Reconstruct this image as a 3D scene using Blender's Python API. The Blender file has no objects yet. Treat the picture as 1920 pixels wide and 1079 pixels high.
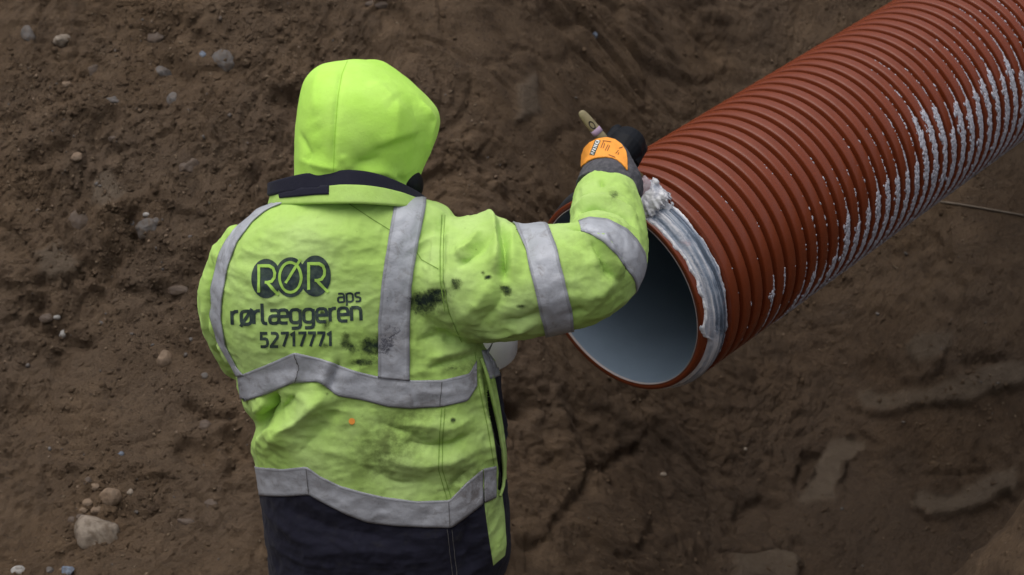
import bpy, math, random
import numpy as np
from mathutils import Vector, Matrix
from mathutils.bvhtree import BVHTree
random.seed(7); RNG = np.random.default_rng(7)
scene = bpy.context.scene
COL = scene.collection

# ------------------------------------------------------------------ camera
PITCH = math.radians(34.0); FPX = 3600.0; CX, CY = 960.0, 539.5
CAM = Vector((0.0, 0.0, 3.7))
FWD = Vector((0, math.cos(PITCH), -math.sin(PITCH)))
UPV = Vector((0, math.sin(PITCH), math.cos(PITCH)))
cam_d = bpy.data.cameras.new('camera'); cam = bpy.data.objects.new('camera', cam_d); COL.objects.link(cam)
cam.location = CAM; cam.rotation_euler = (math.pi/2 - PITCH, 0, 0)
cam_d.sensor_width = 36; cam_d.lens = 36*FPX/1920; cam_d.clip_end = 500; cam_d.clip_start = 0.05
cam_d.dof.use_dof = True; cam_d.dof.focus_distance = 4.3; cam_d.dof.aperture_fstop = 6.3
scene.camera = cam
# ------------------------------------------------------------------ world, sun, exposure
SUN_EL, SUN_AZ = math.radians(78), math.radians(275)     # azimuth: compass style, direction the light comes from
world = bpy.data.worlds.new('World'); scene.world = world; world.use_nodes = True
wn = world.node_tree; wn.nodes.clear()
sky = wn.nodes.new('ShaderNodeTexSky'); sky.sky_type = 'NISHITA'; sky.sun_disc = False
sky.sun_elevation = SUN_EL; sky.sun_rotation = SUN_AZ; sky.dust_density = 4.0; sky.air_density = 1.0; sky.ozone_density = 1.0
hsv = wn.nodes.new('ShaderNodeHueSaturation'); hsv.inputs['Saturation'].default_value = 0.38
bg = wn.nodes.new('ShaderNodeBackground'); bg.inputs['Strength'].default_value = 0.13
wo = wn.nodes.new('ShaderNodeOutputWorld')
wn.links.new(sky.outputs[0], hsv.inputs['Color']); wn.links.new(hsv.outputs[0], bg.inputs[0]); wn.links.new(bg.outputs[0], wo.inputs[0])
sl = bpy.data.lights.new('sun', 'SUN'); sun = bpy.data.objects.new('sun', sl); COL.objects.link(sun)
sl.energy = 1.0; sl.angle = math.radians(70); sl.color = (1, 0.97, 0.93)
sd = Vector((math.sin(SUN_AZ)*math.cos(SUN_EL), math.cos(SUN_AZ)*math.cos(SUN_EL), math.sin(SUN_EL)))
sun.rotation_euler = sd.to_track_quat('Z', 'Y').to_euler(); sun.location = (0, 0, 12)
scene.view_settings.view_transform = 'Standard'; scene.view_settings.look = 'None'
scene.view_settings.exposure = 0.25; scene.view_settings.gamma = 1.0
scene.render.engine = 'CYCLES'

# ------------------------------------------------------------------ helpers
def P(px, py, d):
    return CAM + FWD*d + Vector((1, 0, 0))*((px-CX)*d/FPX) + UPV*(-(py-CY)*d/FPX)
def raydir(px, py):
    return (FWD + Vector((1, 0, 0))*((px-CX)/FPX) + UPV*(-(py-CY)/FPX)).normalized()
def project(co):
    """world points (n,3) -> px, py, depth"""
    r = np.asarray(co, float) - np.array(CAM)
    d = r @ np.array(FWD); return CX + r[:, 0]/d*FPX, CY - (r @ np.array(UPV))/d*FPX, d
def tag(o, label=None, cat=None, group=None, kind=None):
    if label: o['label'] = label
    if cat: o['category'] = cat
    if group: o['group'] = group
    if kind: o['kind'] = kind
    return o
def empty(name, loc=(0, 0, 0), parent=None):
    o = bpy.data.objects.new(name, None); COL.objects.link(o); o.location = loc; o.empty_display_size = 0.1
    if parent: o.parent = parent
    return o
def mesh_np(name, verts, faces, smooth=True):
    verts = np.asarray(verts, np.float32).reshape(-1, 3)
    me = bpy.data.meshes.new(name)
    if isinstance(faces, np.ndarray):
        k = faces.shape[1]; n = len(faces)
        me.vertices.add(len(verts)); me.vertices.foreach_set('co', verts.ravel())
        me.loops.add(n*k); me.loops.foreach_set('vertex_index', faces.astype(np.int32).ravel())
        me.polygons.add(n); me.polygons.foreach_set('loop_start', np.arange(0, n*k, k, dtype=np.int32))
        me.polygons.foreach_set('loop_total', np.full(n, k, np.int32))
        me.update(calc_edges=True); me.validate()
    else:
        me.from_pydata([tuple(map(float, v)) for v in verts], [], [tuple(map(int, f)) for f in faces]); me.update()
    if smooth: me.polygons.foreach_set('use_smooth', np.ones(len(me.polygons), bool))
    return me
def link(name, me, mat, parent=None, loc=None):
    """parent: keeps the mesh where it stands in the world"""
    o = bpy.data.objects.new(name, me); COL.objects.link(o)
    if mat and len(me.materials) == 0: me.materials.append(mat)
    if loc is not None: o.location = loc
    if parent:
        o.parent = parent
        bpy.context.view_layer.update()
        o.matrix_parent_inverse = parent.matrix_world.inverted()
    return o
def grid_faces(nu, nv, wrap_u=False):
    """verts laid out [v*nu+u]"""
    u = np.arange(nu if wrap_u else nu-1); v = np.arange(nv-1)
    U, V = np.meshgrid(u, v); U1 = (U+1) % nu
    return np.stack([V*nu+U, V*nu+U1, (V+1)*nu+U1, (V+1)*nu+U], -1).reshape(-1, 4)
def co_of(me):
    a = np.empty(len(me.vertices)*3, np.float32); me.vertices.foreach_get('co', a); return a.reshape(-1, 3).astype(float)
def set_co(me, a):
    me.vertices.foreach_set('co', np.asarray(a, np.float32).ravel()); me.update()
def nrm_of(me):
    a = np.empty(len(me.vertices)*3, np.float32); me.vertices.foreach_get('normal', a); return a.reshape(-1, 3).astype(float)
def attr(me, name, vals):
    at = me.attributes.new(name, 'FLOAT', 'POINT'); at.data.foreach_set('value', np.asarray(vals, np.float32))
def bvh_of(me):
    return BVHTree.FromPolygons([tuple(v) for v in co_of(me)], [tuple(p.vertices) for p in me.polygons])
def loft(rings):
    """closed rings, each (n,3); capped by centre points"""
    R = np.array(rings); m, n = R.shape[:2]
    v = R.reshape(-1, 3); f = [tuple(q) for q in grid_faces(n, m, True)]
    c0, c1 = len(v), len(v)+1
    v = np.vstack([v, R[0].mean(0), R[-1].mean(0)])
    for i in range(n):
        j = (i+1) % n
        f.append((c0, j, i)); f.append((c1, (m-1)*n+i, (m-1)*n+j))
    return v, f
def tube(path, radii, n=24, flat=None):
    """loft of circles square to a 3-D path (Vectors); radii per point"""
    path = [Vector(p) for p in path]; rings = []
    ref = None
    for i, p in enumerate(path):
        t = (path[min(i+1, len(path)-1)] - path[max(i-1, 0)]).normalized()
        if ref is None:
            ref = t.orthogonal().normalized()
        ref = (ref - t*ref.dot(t)).normalized(); b = t.cross(ref)
        r = radii[i]; rings.append([p + ref*(math.cos(a)*r) + b*(math.sin(a)*r) for a in np.linspace(0, 2*math.pi, n, endpoint=False)])
    return loft(rings)
def spline(pts, n):
    """Catmull-Rom through points of any dimension"""
    p = np.array([np.array(q, float) for q in pts]); k = len(p)
    pp = np.vstack([2*p[0]-p[1], p, 2*p[-1]-p[-2]]); out = []
    for s in np.linspace(0, k-1, n):
        i = min(int(s), k-2); t = s-i; a, b, c, d = pp[i], pp[i+1], pp[i+2], pp[i+3]
        out.append(.5*((2*b)+(-a+c)*t+(2*a-5*b+4*c-d)*t*t+(-a+3*b-3*c+d)*t**3))
    return np.array(out)
def polyres(pts, n):
    """resample a 2-D/3-D polyline to n points, even by length"""
    p = np.array(pts, float); l = np.r_[0, np.cumsum(np.linalg.norm(np.diff(p, axis=0), axis=1))]
    s = np.linspace(0, l[-1], n); return np.stack([np.interp(s, l, p[:, k]) for k in range(p.shape[1])], -1)
def join(parts):
    V, F, o = [], [], 0
    for v, f in parts:
        V.append(np.asarray(v, float).reshape(-1, 3)); F += [tuple(int(i)+o for i in q) for q in f]; o += len(V[-1])
    return np.vstack(V), F
def remesh(v, f, voxel):
    me = mesh_np('tmp', v, f); o = bpy.data.objects.new('tmp', me); COL.objects.link(o)
    m = o.modifiers.new('r', 'REMESH'); m.mode = 'VOXEL'; m.voxel_size = voxel; m.adaptivity = 0
    dg = bpy.context.evaluated_depsgraph_get()
    out = bpy.data.meshes.new_from_object(o.evaluated_get(dg)); bpy.data.objects.remove(o); bpy.data.meshes.remove(me)
    out.polygons.foreach_set('use_smooth', np.ones(len(out.polygons), bool)); return out
def smooth_mesh(me, it, lam=.5, weight=None):
    e = np.empty(len(me.edges)*2, np.int32); me.edges.foreach_get('vertices', e); e = e.reshape(-1, 2)
    a = co_of(me); n = len(a)
    deg = np.bincount(e.ravel(), minlength=n)[:, None].astype(float)
    w = lam if weight is None else lam*weight[:, None]
    for _ in range(it):
        s = np.stack([np.bincount(e[:, 0], a[e[:, 1], k], n)+np.bincount(e[:, 1], a[e[:, 0], k], n) for k in range(3)], -1)
        a = a + w*(s/np.maximum(deg, 1)-a)
    set_co(me, a)
# --- numpy noise
def _h(i, j, k, s):
    x = (i*374761393 + j*668265263 + k*1274126177 + s*974634777) & 0xFFFFFFFF
    x = ((x ^ (x >> 13))*1274126177) & 0xFFFFFFFF
    x = ((x ^ (x >> 16))*2246822519) & 0xFFFFFFFF
    return ((x ^ (x >> 15)) & 0xFFFFFF)/float(0xFFFFFF)
def vnoise(p, s=0):
    p = np.asarray(p, float); 
    if p.shape[1] == 2: p = np.c_[p, np.zeros(len(p))+.5]
    i = np.floor(p).astype(np.int64); f = p-i; f = f*f*f*(f*(f*6-15)+10); o = 0
    for dx in (0, 1):
        for dy in (0, 1):
            for dz in (0, 1):
                w = (f[:, 0] if dx else 1-f[:, 0])*(f[:, 1] if dy else 1-f[:, 1])*(f[:, 2] if dz else 1-f[:, 2])
                o = o + w*_h(i[:, 0]+dx, i[:, 1]+dy, i[:, 2]+dz, s)
    return o*2-1
def fbm(p, oct=4, s=0, gain=.5, ridged=False):
    o = 0; a = 1; p = np.asarray(p, float)
    for k in range(oct):
        n = vnoise(p*2**k + 17.3*k, s+k); o = o + a*((1-2*np.abs(n)) if ridged else n); a *= gain
    return o
def worley(p, s=0):
    """2-D: F1, F2, cell value"""
    p = np.asarray(p, float); i = np.floor(p).astype(np.int64); d1 = np.full(len(p), 9.); d2 = d1.copy(); cv = np.zeros(len(p)); z = np.zeros(len(p), np.int64)
    for dx in (-1, 0, 1):
        for dy in (-1, 0, 1):
            a, b = i[:, 0]+dx, i[:, 1]+dy
            d = np.hypot(a+_h(a, b, z, s)-p[:, 0], b+_h(a, b, z, s+5)-p[:, 1]); v = _h(a, b, z, s+9)
            m = d < d1; d2 = np.where(m, d1, np.minimum(d2, d)); cv = np.where(m, v, cv); d1 = np.where(m, d, d1)
    return d1, d2, cv
def sstep(a, b, x):
    t = np.clip((np.asarray(x, float)-a)/(b-a), 0, 1); return t*t*(3-2*t)
def seg_dist(pts, poly):
    """distance of points to a 3-D polyline, and param 0..1 along it"""
    poly = np.array(poly, float); best = np.full(len(pts), 1e9); par = np.zeros(len(pts)); n = len(poly)-1
    for i in range(n):
        a, b = poly[i], poly[i+1]; ab = b-a; t = np.clip(((pts-a)@ab)/(ab@ab+1e-12), 0, 1)
        d = np.linalg.norm(pts-a-t[:, None]*ab, axis=1); m = d < best; best = np.where(m, d, best); par = np.where(m, (i+t)/n, par)
    return best, par
def in_poly(px, py, poly):
    """signed distance to a pixel polygon, positive inside"""
    poly = np.array(poly, float); ins = np.zeros(len(px), bool); d = np.full(len(px), 1e9); n = len(poly)
    for i in range(n):
        x0, y0 = poly[i]; x1, y1 = poly[(i+1) % n]
        c = ((y0 > py) != (y1 > py)) & (px < (x1-x0)*(py-y0)/(y1-y0+1e-12)+x0); ins ^= c
        ex, ey = x1-x0, y1-y0; t = np.clip(((px-x0)*ex+(py-y0)*ey)/(ex*ex+ey*ey+1e-12), 0, 1)
        d = np.minimum(d, np.hypot(px-x0-t*ex, py-y0-t*ey))
    return np.where(ins, d, -d)

# ------------------------------------------------------------------ materials
class NT:
    def __init__(self, name, rough=.6, spec=.5):
        self.m = bpy.data.materials.new(name); self.m.use_nodes = True; self.t = self.m.node_tree
        self.b = self.t.nodes['Principled BSDF']; self.b.inputs['Roughness'].default_value = rough
        self.b.inputs['Specular IOR Level'].default_value = spec; self.tc = None
    def n(self, ty, **kw):
        nd = self.t.nodes.new(ty)
        for k, v in kw.items():
            if k in nd.inputs: nd.inputs[k].default_value = v
            else: setattr(nd, k, v)
        return nd
    def l(self, a, b): self.t.links.new(a, b)
    def coord(self):
        if not self.tc: self.tc = self.n('ShaderNodeTexCoord')
        return self.tc.outputs['Object']
    def noise(self, scale, detail=4, rough=.5, dist=0, vec=None):
        nd = self.n('ShaderNodeTexNoise', Scale=scale, Detail=detail, Roughness=rough, Distortion=dist); self.l(vec or self.coord(), nd.inputs['Vector']); return nd.outputs['Fac']
    def ramp(self, fac, stops):
        r = self.n('ShaderNodeValToRGB'); e = r.color_ramp.elements
        while len(e) < len(stops): e.new(.5)
        for q, (p, c) in zip(e, stops): q.position = p; q.color = (*c, 1) if len(c) == 3 else c
        self.l(fac, r.inputs[0]); return r.outputs[0]
    def val(self, fac, a, b, lo=0., hi=1.):
        m = self.n('ShaderNodeMapRange', interpolation_type='SMOOTHSTEP'); self.l(fac, m.inputs[0])
        for i, v in enumerate((a, b, lo, hi)): m.inputs[i+1].default_value = v
        return m.outputs[0]
    def math(self, op, a, b=None):
        m = self.n('ShaderNodeMath', operation=op)
        for i, x in enumerate((a, b)):
            if x is None: continue
            if isinstance(x, (int, float)): m.inputs[i].default_value = x
            else: self.l(x, m.inputs[i])
        return m.outputs[0]
    def mix(self, fac, a, b, mode='MIX'):
        m = self.n('ShaderNodeMix', data_type='RGBA', blend_type=mode); m.clamp_factor = True
        for s, x in ((0, fac), (6, a), (7, b)):
            if isinstance(x, (int, float)): m.inputs[s].default_value = x
            elif isinstance(x, tuple): m.inputs[s].default_value = (*x, 1)
            else: self.l(x, m.inputs[s])
        return m.outputs[2]
    def attr(self, name):
        return self.n('ShaderNodeAttribute', attribute_name=name).outputs['Fac']
    def bump(self, h, strength, dist=.01, prev=None):
        b = self.n('ShaderNodeBump', Strength=strength, Distance=dist); self.l(h, b.inputs['Height'])
        if prev: self.l(prev, b.inputs['Normal'])
        return b.outputs[0]
    def col(self, c):
        if isinstance(c, tuple): self.b.inputs['Base Color'].default_value = (*c, 1)
        else: self.l(c, self.b.inputs['Base Color'])
    def nor(self, n): self.l(n, self.b.inputs['Normal'])
    def rough(self, r): self.l(r, self.b.inputs['Roughness'])

LIME = (.43, .645, .15); LIME_FADE = (.49, .675, .225); NAVY = (.0145, .0145, .026); STAIN = (.008, .017, .013)
def fabric(name, base, fade, dirt=True, rough=.85, weave=900, blotch=1.0):
    m = NT(name, rough, .15); m.b.inputs['Sheen Weight'].default_value = .04; m.b.inputs['Sheen Roughness'].default_value = .5
    c = m.mix(m.val(m.noise(5, 4, .6), .35, .7), base, fade)
    c = m.mix(m.val(m.noise(70, 5, .7), .45, .8, 0, .18*blotch), c, tuple(x*.62 for x in base))
    if dirt:
        g = m.math('MULTIPLY', m.attr('grime'), m.val(m.noise(28, 6, .65), .3, .62))
        c = m.mix(g, c, (.10, .13, .035))
        sp = m.val(m.noise(60, 5, .7, .4), .69, .73, 0, .55); c = m.mix(sp, c, (.10, .14, .03))
        nz = m.math('SUBTRACT', m.noise(75, 8, .75, .3), .5); at = m.attr('stain')
        c = m.mix(m.val(m.math('ADD', at, m.math('MULTIPLY', nz, .8)), .06, .60, 0, .85), c, (.075, .11, .03))
        s = m.math('ADD', at, m.math('MULTIPLY', nz, 2.6))
        c = m.mix(m.val(s, .28, 1.05), c, STAIN)
        c = m.mix(m.val(m.attr('navy'), -.35, .35), c, m.mix(m.val(m.noise(35, 6, .7), .5, .8), NAVY, (.026, .025, .030)))
        c = m.mix(m.val(m.attr('gap'), -.5, .5), c, (.003, .003, .004))
    m.col(c)
    b = m.bump(m.noise(weave, 2, .5), .25, .0006); b = m.bump(m.noise(42, 5, .6), .35, .004, b); b = m.bump(m.noise(160, 4, .7), .35, .0018, b); m.nor(b); return m.m
M_JACKET = fabric('hi_vis_twill', LIME, LIME_FADE)
M_HOOD = fabric('hi_vis_fleece', (.49, .84, .115), (.55, .87, .165), False, .92, 500, .9)
M_SEAM = fabric('lime_thread', (.20, .33, .06), (.24, .38, .08), False)
M_SEAM_H = fabric('lime_fleece_seam', (.38, .68, .08), (.40, .70, .09), False)
M_NAVY = fabric('navy_twill', NAVY, (.024, .024, .036), False)
M_NTHREAD = fabric('grey_thread', (.10, .095, .09), (.13, .125, .12), False)
def tape_mat():
    m = NT('reflective_tape', .55, .4)
    c = m.mix(m.val(m.noise(9, 4, .6), .35, .7), (.45, .465, .50), (.37, .38, .41))
    c = m.mix(m.val(m.noise(30, 8, .75, .8), .50, .72, 0, .65), c, (.17, .155, .145))
    c = m.mix(m.math('MULTIPLY', m.attr('grime'), m.val(m.noise(24, 6, .7, .8), .35, .65)), c, (.13, .11, .10))
    s = m.math('ADD', m.attr('stain'), m.math('MULTIPLY', m.math('SUBTRACT', m.noise(80, 7, .72, .6), .5), 1.7))
    c = m.mix(m.val(s, .4, .72, 0, .85), c, (.035, .035, .05)); 
    c = m.mix(m.val(m.attr('edge'), .35, .7), c, m.mix(.35, c, (.10, .10, .105)))
    m.col(c); m.b.inputs['Metallic'].default_value = .15
    b = m.bump(m.noise(1400, 2), .2, .0004); m.nor(m.bump(m.noise(48, 5, .6), .6, .004, b)); return m.m
M_TAPE = tape_mat()
def plain(name, c, rough=.6, var=.25, scale=30, bump=.2, bd=.002, spec=.4, c2=None, metal=0):
    m = NT(name, rough, spec); c2 = c2 or tuple(x*(1-var) for x in c)
    m.col(m.mix(m.val(m.noise(scale, 5, .62), .35, .68), c, c2)); m.b.inputs['Metallic'].default_value = metal
    if bump: m.nor(m.bump(m.noise(scale*4, 4, .6), bump, bd))
    return m.m
M_INK = plain('print_ink', (.022, .038, .042), .7, c2=(.060, .090, .065), scale=70, bump=.3)
M_INKLIME = plain('print_lime', (.40, .66, .11), .85, .1, 60)
M_DOT = plain('laser_dot', (1.0, .38, .07), .5, .05)
M_TROUSER = plain('trouser_cloth', (.012, .012, .015), .9, .3, 30)
M_BOOT = plain('boot_rubber', (.02, .022, .02), .45, .3, 20)
M_SKIN = plain('skin', (.42, .24, .17), .55, .15, 40, .1)
M_GREY = plain('cuff_knit', (.075, .075, .085), .95, .4, 90, .5, .002, .1, (.12, .115, .125))
M_ORANGE = plain('glove_orange', (.95, .36, .045), .6, .08, 50, .15)
M_GLOVE = plain('glove_black', (.0055, .0065, .0095), .6, .3, 90, .4, .001, .2)
M_WHITEPRINT = plain('white_print', (.75, .75, .72), .6, .1)
M_FAINT = plain('faint_print', (.30, .10, .02), .6, .2)
M_WOOD = plain('brush_wood', (.20, .165, .085), .5, .4, 45, .3, .001, .4, (.28, .235, .13))
M_LILAC = plain('lilac_band', (.42, .30, .42), .5, .15)
M_BRISTLE = plain('bristle', (.66, .65, .58), .55, .25, 60, .6, .002, .4, (.84, .84, .84))
M_BUCKET = plain('bucket_plastic', (.90, .91, .92), .35, .1, 12, .05)
M_FERR = plain('greasy_ferrule', (.55, .46, .47), .4, .3, 60, .4, .002, .5, (.42, .27, .29))
M_STEEL = plain('steel_wire', (.35, .35, .36), .4, .1, metal=1)
def pipe_mat():
    m = NT('red_brown_plastic', .36, .42)
    c = m.mix(m.val(m.noise(6, 4, .6), .35, .7), (.178, .035, .0105), (.146, .028, .0085))
    c = m.mix(m.val(m.noise(60, 6, .7), .60, .78, 0, .22), c, (.26, .085, .035))
    c = m.mix(m.val(m.noise(3.5, 6, .7, .5), .52, .75, 0, .35), c, (.10, .028, .014))
    m.col(c); m.rough(m.val(m.noise(20, 5, .6), .3, .7, .24, .42)); m.nor(m.bump(m.noise(90, 4, .6), .08, .002)); return m.m
M_PIPE = pipe_mat()
M_GROOVE = plain('shaded_groove', (.05, .011, .006), .7, .3, 25)
M_LINER = plain('liner_plastic', (.19, .245, .31), .36, .09, 7, .05, .002, .5)
M_LIP = plain('liner_lip', (.42, .36, .35), .4, .1)
M_SEAL = plain('seal_rubber', (.03, .032, .036), .5, .2)
M_RESIDUE = plain('white_residue', (.47, .47, .52), .8, .2, 150, .5, .002)
def grease_mat():
    m = NT('lubricant_grease', .28, .5)
    st = m.attr('streak')
    c = m.ramp(st, [(.0, (.06, .08, .11)), (.30, (.19, .23, .29)), (.52, (.37, .39, .44)), (.75, (.58, .58, .61)), (1, (.74, .74, .74))])
    c = m.mix(m.val(m.noise(26, 4, .6), .60, .74, 0, .55), c, (.42, .22, .22))
    m.col(c); m.nor(m.bump(m.noise(160, 4, .6), .3, .002)); return m.m
M_GREASE = grease_mat()
def soil_mat(name='soil', wet=True):
    m = NT(name, .85, .3)
    a = m.noise(1.3, 5, .6); b = m.noise(9, 6, .65); c3 = m.noise(70, 6, .7); c4 = m.noise(330, 4, .7)
    c = m.ramp(b, [(.28, (.100, .063, .035)), (.5, (.152, .097, .055)), (.72, (.205, .134, .077))])
    c = m.mix(m.val(a, .40, .66, 0, .6), c, (.138, .095, .062))
    c = m.mix(m.val(c3, .52, .70, 0, .65), c, (.042, .026, .016))
    c = m.mix(m.val(c4, .56, .74, 0, .6), c, (.19, .135, .09))
    c = m.mix(m.val(m.noise(210, 5, .75), .56, .70, 0, .7), c, (.035, .022, .014))
    c = m.mix(m.math('MULTIPLY', m.attr('slab'), .75), c, m.mix(m.val(m.noise(25, 5, .6), .35, .65), (.190, .145, .102), (.160, .120, .084)))
    c = m.mix(m.math('MULTIPLY', m.attr('pit_shade'), .8), c, m.mix(1.0, c, (.62, .60, .60), 'MULTIPLY'))  # shade of the pit floor multiplied into the soil colour
    m.col(c)
    if wet: m.rough(m.val(m.noise(3, 4, .6), .35, .7, .62, .95))
    n = m.bump(m.noise(30, 10, .80, .3), 1.0, .030); n = m.bump(m.noise(190, 6, .75), .9, .007, n); m.nor(n); return m.m
M_SOIL = soil_mat()
M_DRY = plain('dry_soil', (.15, .105, .066), .95, .4, 60, .5, .004)
def stone_mat(name, c, c2):
    m = NT(name, .75, .35); f = m.noise(22, 6, .65)
    k = m.mix(m.val(f, .35, .68), c, c2); k = m.mix(m.val(m.noise(14, 7, .75, .5), .42, .60, 0, .75), k, (.088, .060, .038))
    m.col(k); m.nor(m.bump(m.noise(40, 6, .65), .5, .006)); return m.m
M_ST = dict(pale=stone_mat('stone_pale', (.26, .215, .17), (.17, .138, .105)), brown=stone_mat('stone_brown', (.085, .062, .048), (.12, .09, .07)),
            grey=stone_mat('stone_grey', (.095, .085, .078), (.135, .122, .115)), blue=stone_mat('stone_blue', (.12, .15, .20), (.20, .235, .29)),
            white=stone_mat('stone_white', (.36, .35, .33), (.27, .25, .23)), tan=stone_mat('stone_tan', (.21, .145, .095), (.16, .115, .08)))

# ------------------------------------------------------------------ ground
def grow(lo, hi, step, far):
    a = list(np.arange(lo, hi+1e-6, step)); s = step
    b = []; x = a[-1]
    while x < far: s *= 1.14; x += s; b.append(x)
    c = []; x = a[0]; s = step
    while x > -far: s *= 1.14; x -= s; c.append(x)
    return np.array(c[::-1]+a+b)
def base_height(x, y):
    rt = sstep(-.6, 1.7, x - .25*(y-5))                     # 0 left, 1 right
    start = 4.25 + rt*1.15; ang = np.tan(np.radians(37 - 9*rt))
    z = np.maximum(y-start, 0); z = (np.sqrt(z*z+.06)-.245)*ang
    z = z - .70*sstep(-.15, 1.1, x+.12*(y-4))*sstep(3.2, 4.2, y)*sstep(8.5, 5.5, y)
    # the bank that carries the far end of the pipe
    bk = sstep(1.45, 2.3, x*.668+(y-4.0)*.744 - .15)*sstep(1.0, 1.7, x); z = z + bk*.55*sstep(3.8, 5.2, y)
    z = z + (1.0+.10*np.sin(9*x+4*y)*np.sin(7*y-3*x))*np.exp(-((x-1.36)**2/.17+(y-3.45)**2/.15)*1.0)    # spoil heap, near right
    z = np.minimum(z, 2.2 + .02*np.sin(x)*np.sin(y))
    nb = -1.2+3.3*sstep(3.1, 1.3, y); z = np.maximum(z, nb)       # bank behind the worker one looks down from, brought close to cut skylight
    side = -1.2+3.3*np.maximum(sstep(3.2, 5.2, .3-x), sstep(2.75, 4.3, x)); return np.maximum(z, side)  # side banks out of view, right one set nearer to darken the ground
gx = grow(-2.2, 2.3, .0105, 60); gy = grow(3.3, 6.9, .0105, 70)
GX, GY = np.meshgrid(gx, gy); XY = np.c_[GX.ravel(), GY.ravel()]
Z = base_height(XY[:, 0], XY[:, 1])
fine = (XY[:, 0] > -3) & (XY[:, 0] < 3) & (XY[:, 1] > 2.5) & (XY[:, 1] < 8)
# base surface for measuring where marks lie
bm_co = np.c_[XY, Z]
sub_y = np.arange(0, len(gy), 6); sub_x = np.arange(0, len(gx), 6)
idx = (sub_y[:, None]*len(gx)+sub_x[None, :]).ravel()
base_bvh = BVHTree.FromPolygons([tuple(v) for v in bm_co[idx]], [tuple(q) for q in grid_faces(len(sub_x), len(sub_y))])
def on_base(px, py):
    h = base_bvh.ray_cast(CAM, raydir(px, py)); return h[0] if h[0] is not None else P(px, py, 6)
X0 = XY[fine]; Zb = Z[fine]; Xf = np.c_[X0[:, 0]+.25*Zb, X0[:, 1]+.33*Zb]; dz = np.zeros(len(Xf))
left = 1-sstep(-.2, .9, Xf[:, 0]-.2*(Xf[:, 1]-5))
wx = Xf + .10*np.c_[fbm(Xf*2.3, 3, 31), fbm(Xf*2.3+9, 3, 37)]
ROT = np.array([[.8, .6], [-.6, .8]]); wx = wx@ROT
dz += .055*fbm(wx*1.3, 3, 3)
r = fbm((wx@ROT)*3.1, 5, 11, .55, True); dz += (.012+.016*left)*(r-.3)
f1, f2, cv = worley(wx*7, 21); patch = sstep(-.15, .45, fbm(Xf*1.9+4, 3, 77))
dz += patch*(.25+.75*left)*.7*(.050*(cv-.5)*sstep(.0, .22, f2-f1) - .028*(1-sstep(0, .14, f2-f1)))
f1, f2, cv = worley(wx*19+5, 23); patch2 = sstep(-.1, .4, fbm(Xf*3.3, 3, 71))
dz += patch2*(.45+.55*left)*.85*(.020*(cv-.35)*sstep(0, .3, f2-f1) - .010*(1-sstep(0, .2, f2-f1)))
f1, f2, cv = worley(wx*34+.5*np.c_[fbm(Xf*30, 2, 3), fbm(Xf*30+7, 2, 4)], 29); dz += (.4+.6*left)*.008*(cv-.4)*sstep(0, .35, f2-f1)*sstep(-.3, .5, fbm(Xf*5, 2, 8))
dz += (.010+.004*left)*fbm((wx@ROT)*19, 4, 41, .65)
# smeared, smooth spots
sm = sstep(.25, .6, fbm(Xf*1.7+31, 3, 91)); dz = dz*(1-.55*sm)
# marks: pits, cracks and shovel-cut slabs, (pixel polyline, half-width m, depth m)
WARP = .035*np.c_[fbm(Xf*9, 4, 201), fbm(Xf*9+3, 4, 207)]+.010*np.c_[fbm(Xf*45, 2, 211), fbm(Xf*45+3, 2, 217)]
def mark(pl, w, d, profile='v'):
    global dz
    pts = np.array([on_base(*q)[:] for q in pl]); dd, t = seg_dist(np.c_[X0+WARP, Zb], pts)
    wob = 1+.35*fbm(Xf*14, 3, 55)
    k = np.exp(-(dd/(w*wob))**2) if profile == 'v' else sstep(w*1.15, w*.8, dd*wob)
    dz += .6*d*k
mark([(62, 575), (66, 605)], .022, -.12); mark([(240, 415), (250, 440)], .03, -.09); mark([(300, 545), (303, 552)], .02, -.07)
mark([(205, 510), (250, 460)], .03, -.07); mark([(350, 775), (400, 800), (440, 790)], .016, -.08); mark([(400, 870), (330, 850)], .02, -.05)
mark([(440, 830), (460, 870), (430, 900)], .03, -.06); mark([(95, 610), (150, 640), (120, 680)], .025, -.06); mark([(310, 975), (240, 985)], .03, -.06)
mark([(545, 170), (560, 200)], .04, -.08); mark([(120, 285), (90, 300)], .04, -.06); mark([(190, 260), (210, 225)], .05, -.05)
mark([(270, 80), (345, 60)], .05, -.04); mark([(320, 120), (350, 150)], .04, -.06); mark([(0, 785), (40, 760)], .04, -.05)
mark([(1195, 850), (1120, 875), (1095, 930), (1060, 965), (1035, 1000), (985, 1030)], .020, -.055)
mark([(1230, 970), (1190, 1040), (1150, 1040)], .02, -.035); mark([(960, 770), (985, 775)], .03, -.10)
mark([(1360, 990), (1440, 950)], .03, -.05); mark([(1380, 1035), (1500, 1020)], .02, -.05); mark([(1495, 905), (1560, 830)], .02, -.06)
mark([(1590, 840), (1530, 920)], .055, .05, 's'); mark([(1740, 650), (1745, 670)], .07, .04, 's'); mark([(1640, 745), (1900, 700)], .06, .035, 's')
mark([(1740, 945), (1900, 900)], .06, .05, 's'); mark([(1740, 890), (1850, 890)], .015, -.04); mark([(1390, 1060), (1480, 1055)], .05, .05, 's')
mark([(1810, 680), (1880, 670)], .02, -.05); mark([(800, 345), (850, 320), (840, 300)], .04, -.05); mark([(690, 10), (720, 15)], .04, -.05)
spx, spy, _ = project(np.c_[X0, Zb]); jitx = 16*fbm(Xf*8, 3, 301); jity = 12*fbm(Xf*8+5, 3, 305); slab_f = np.zeros(len(Xf))
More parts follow.
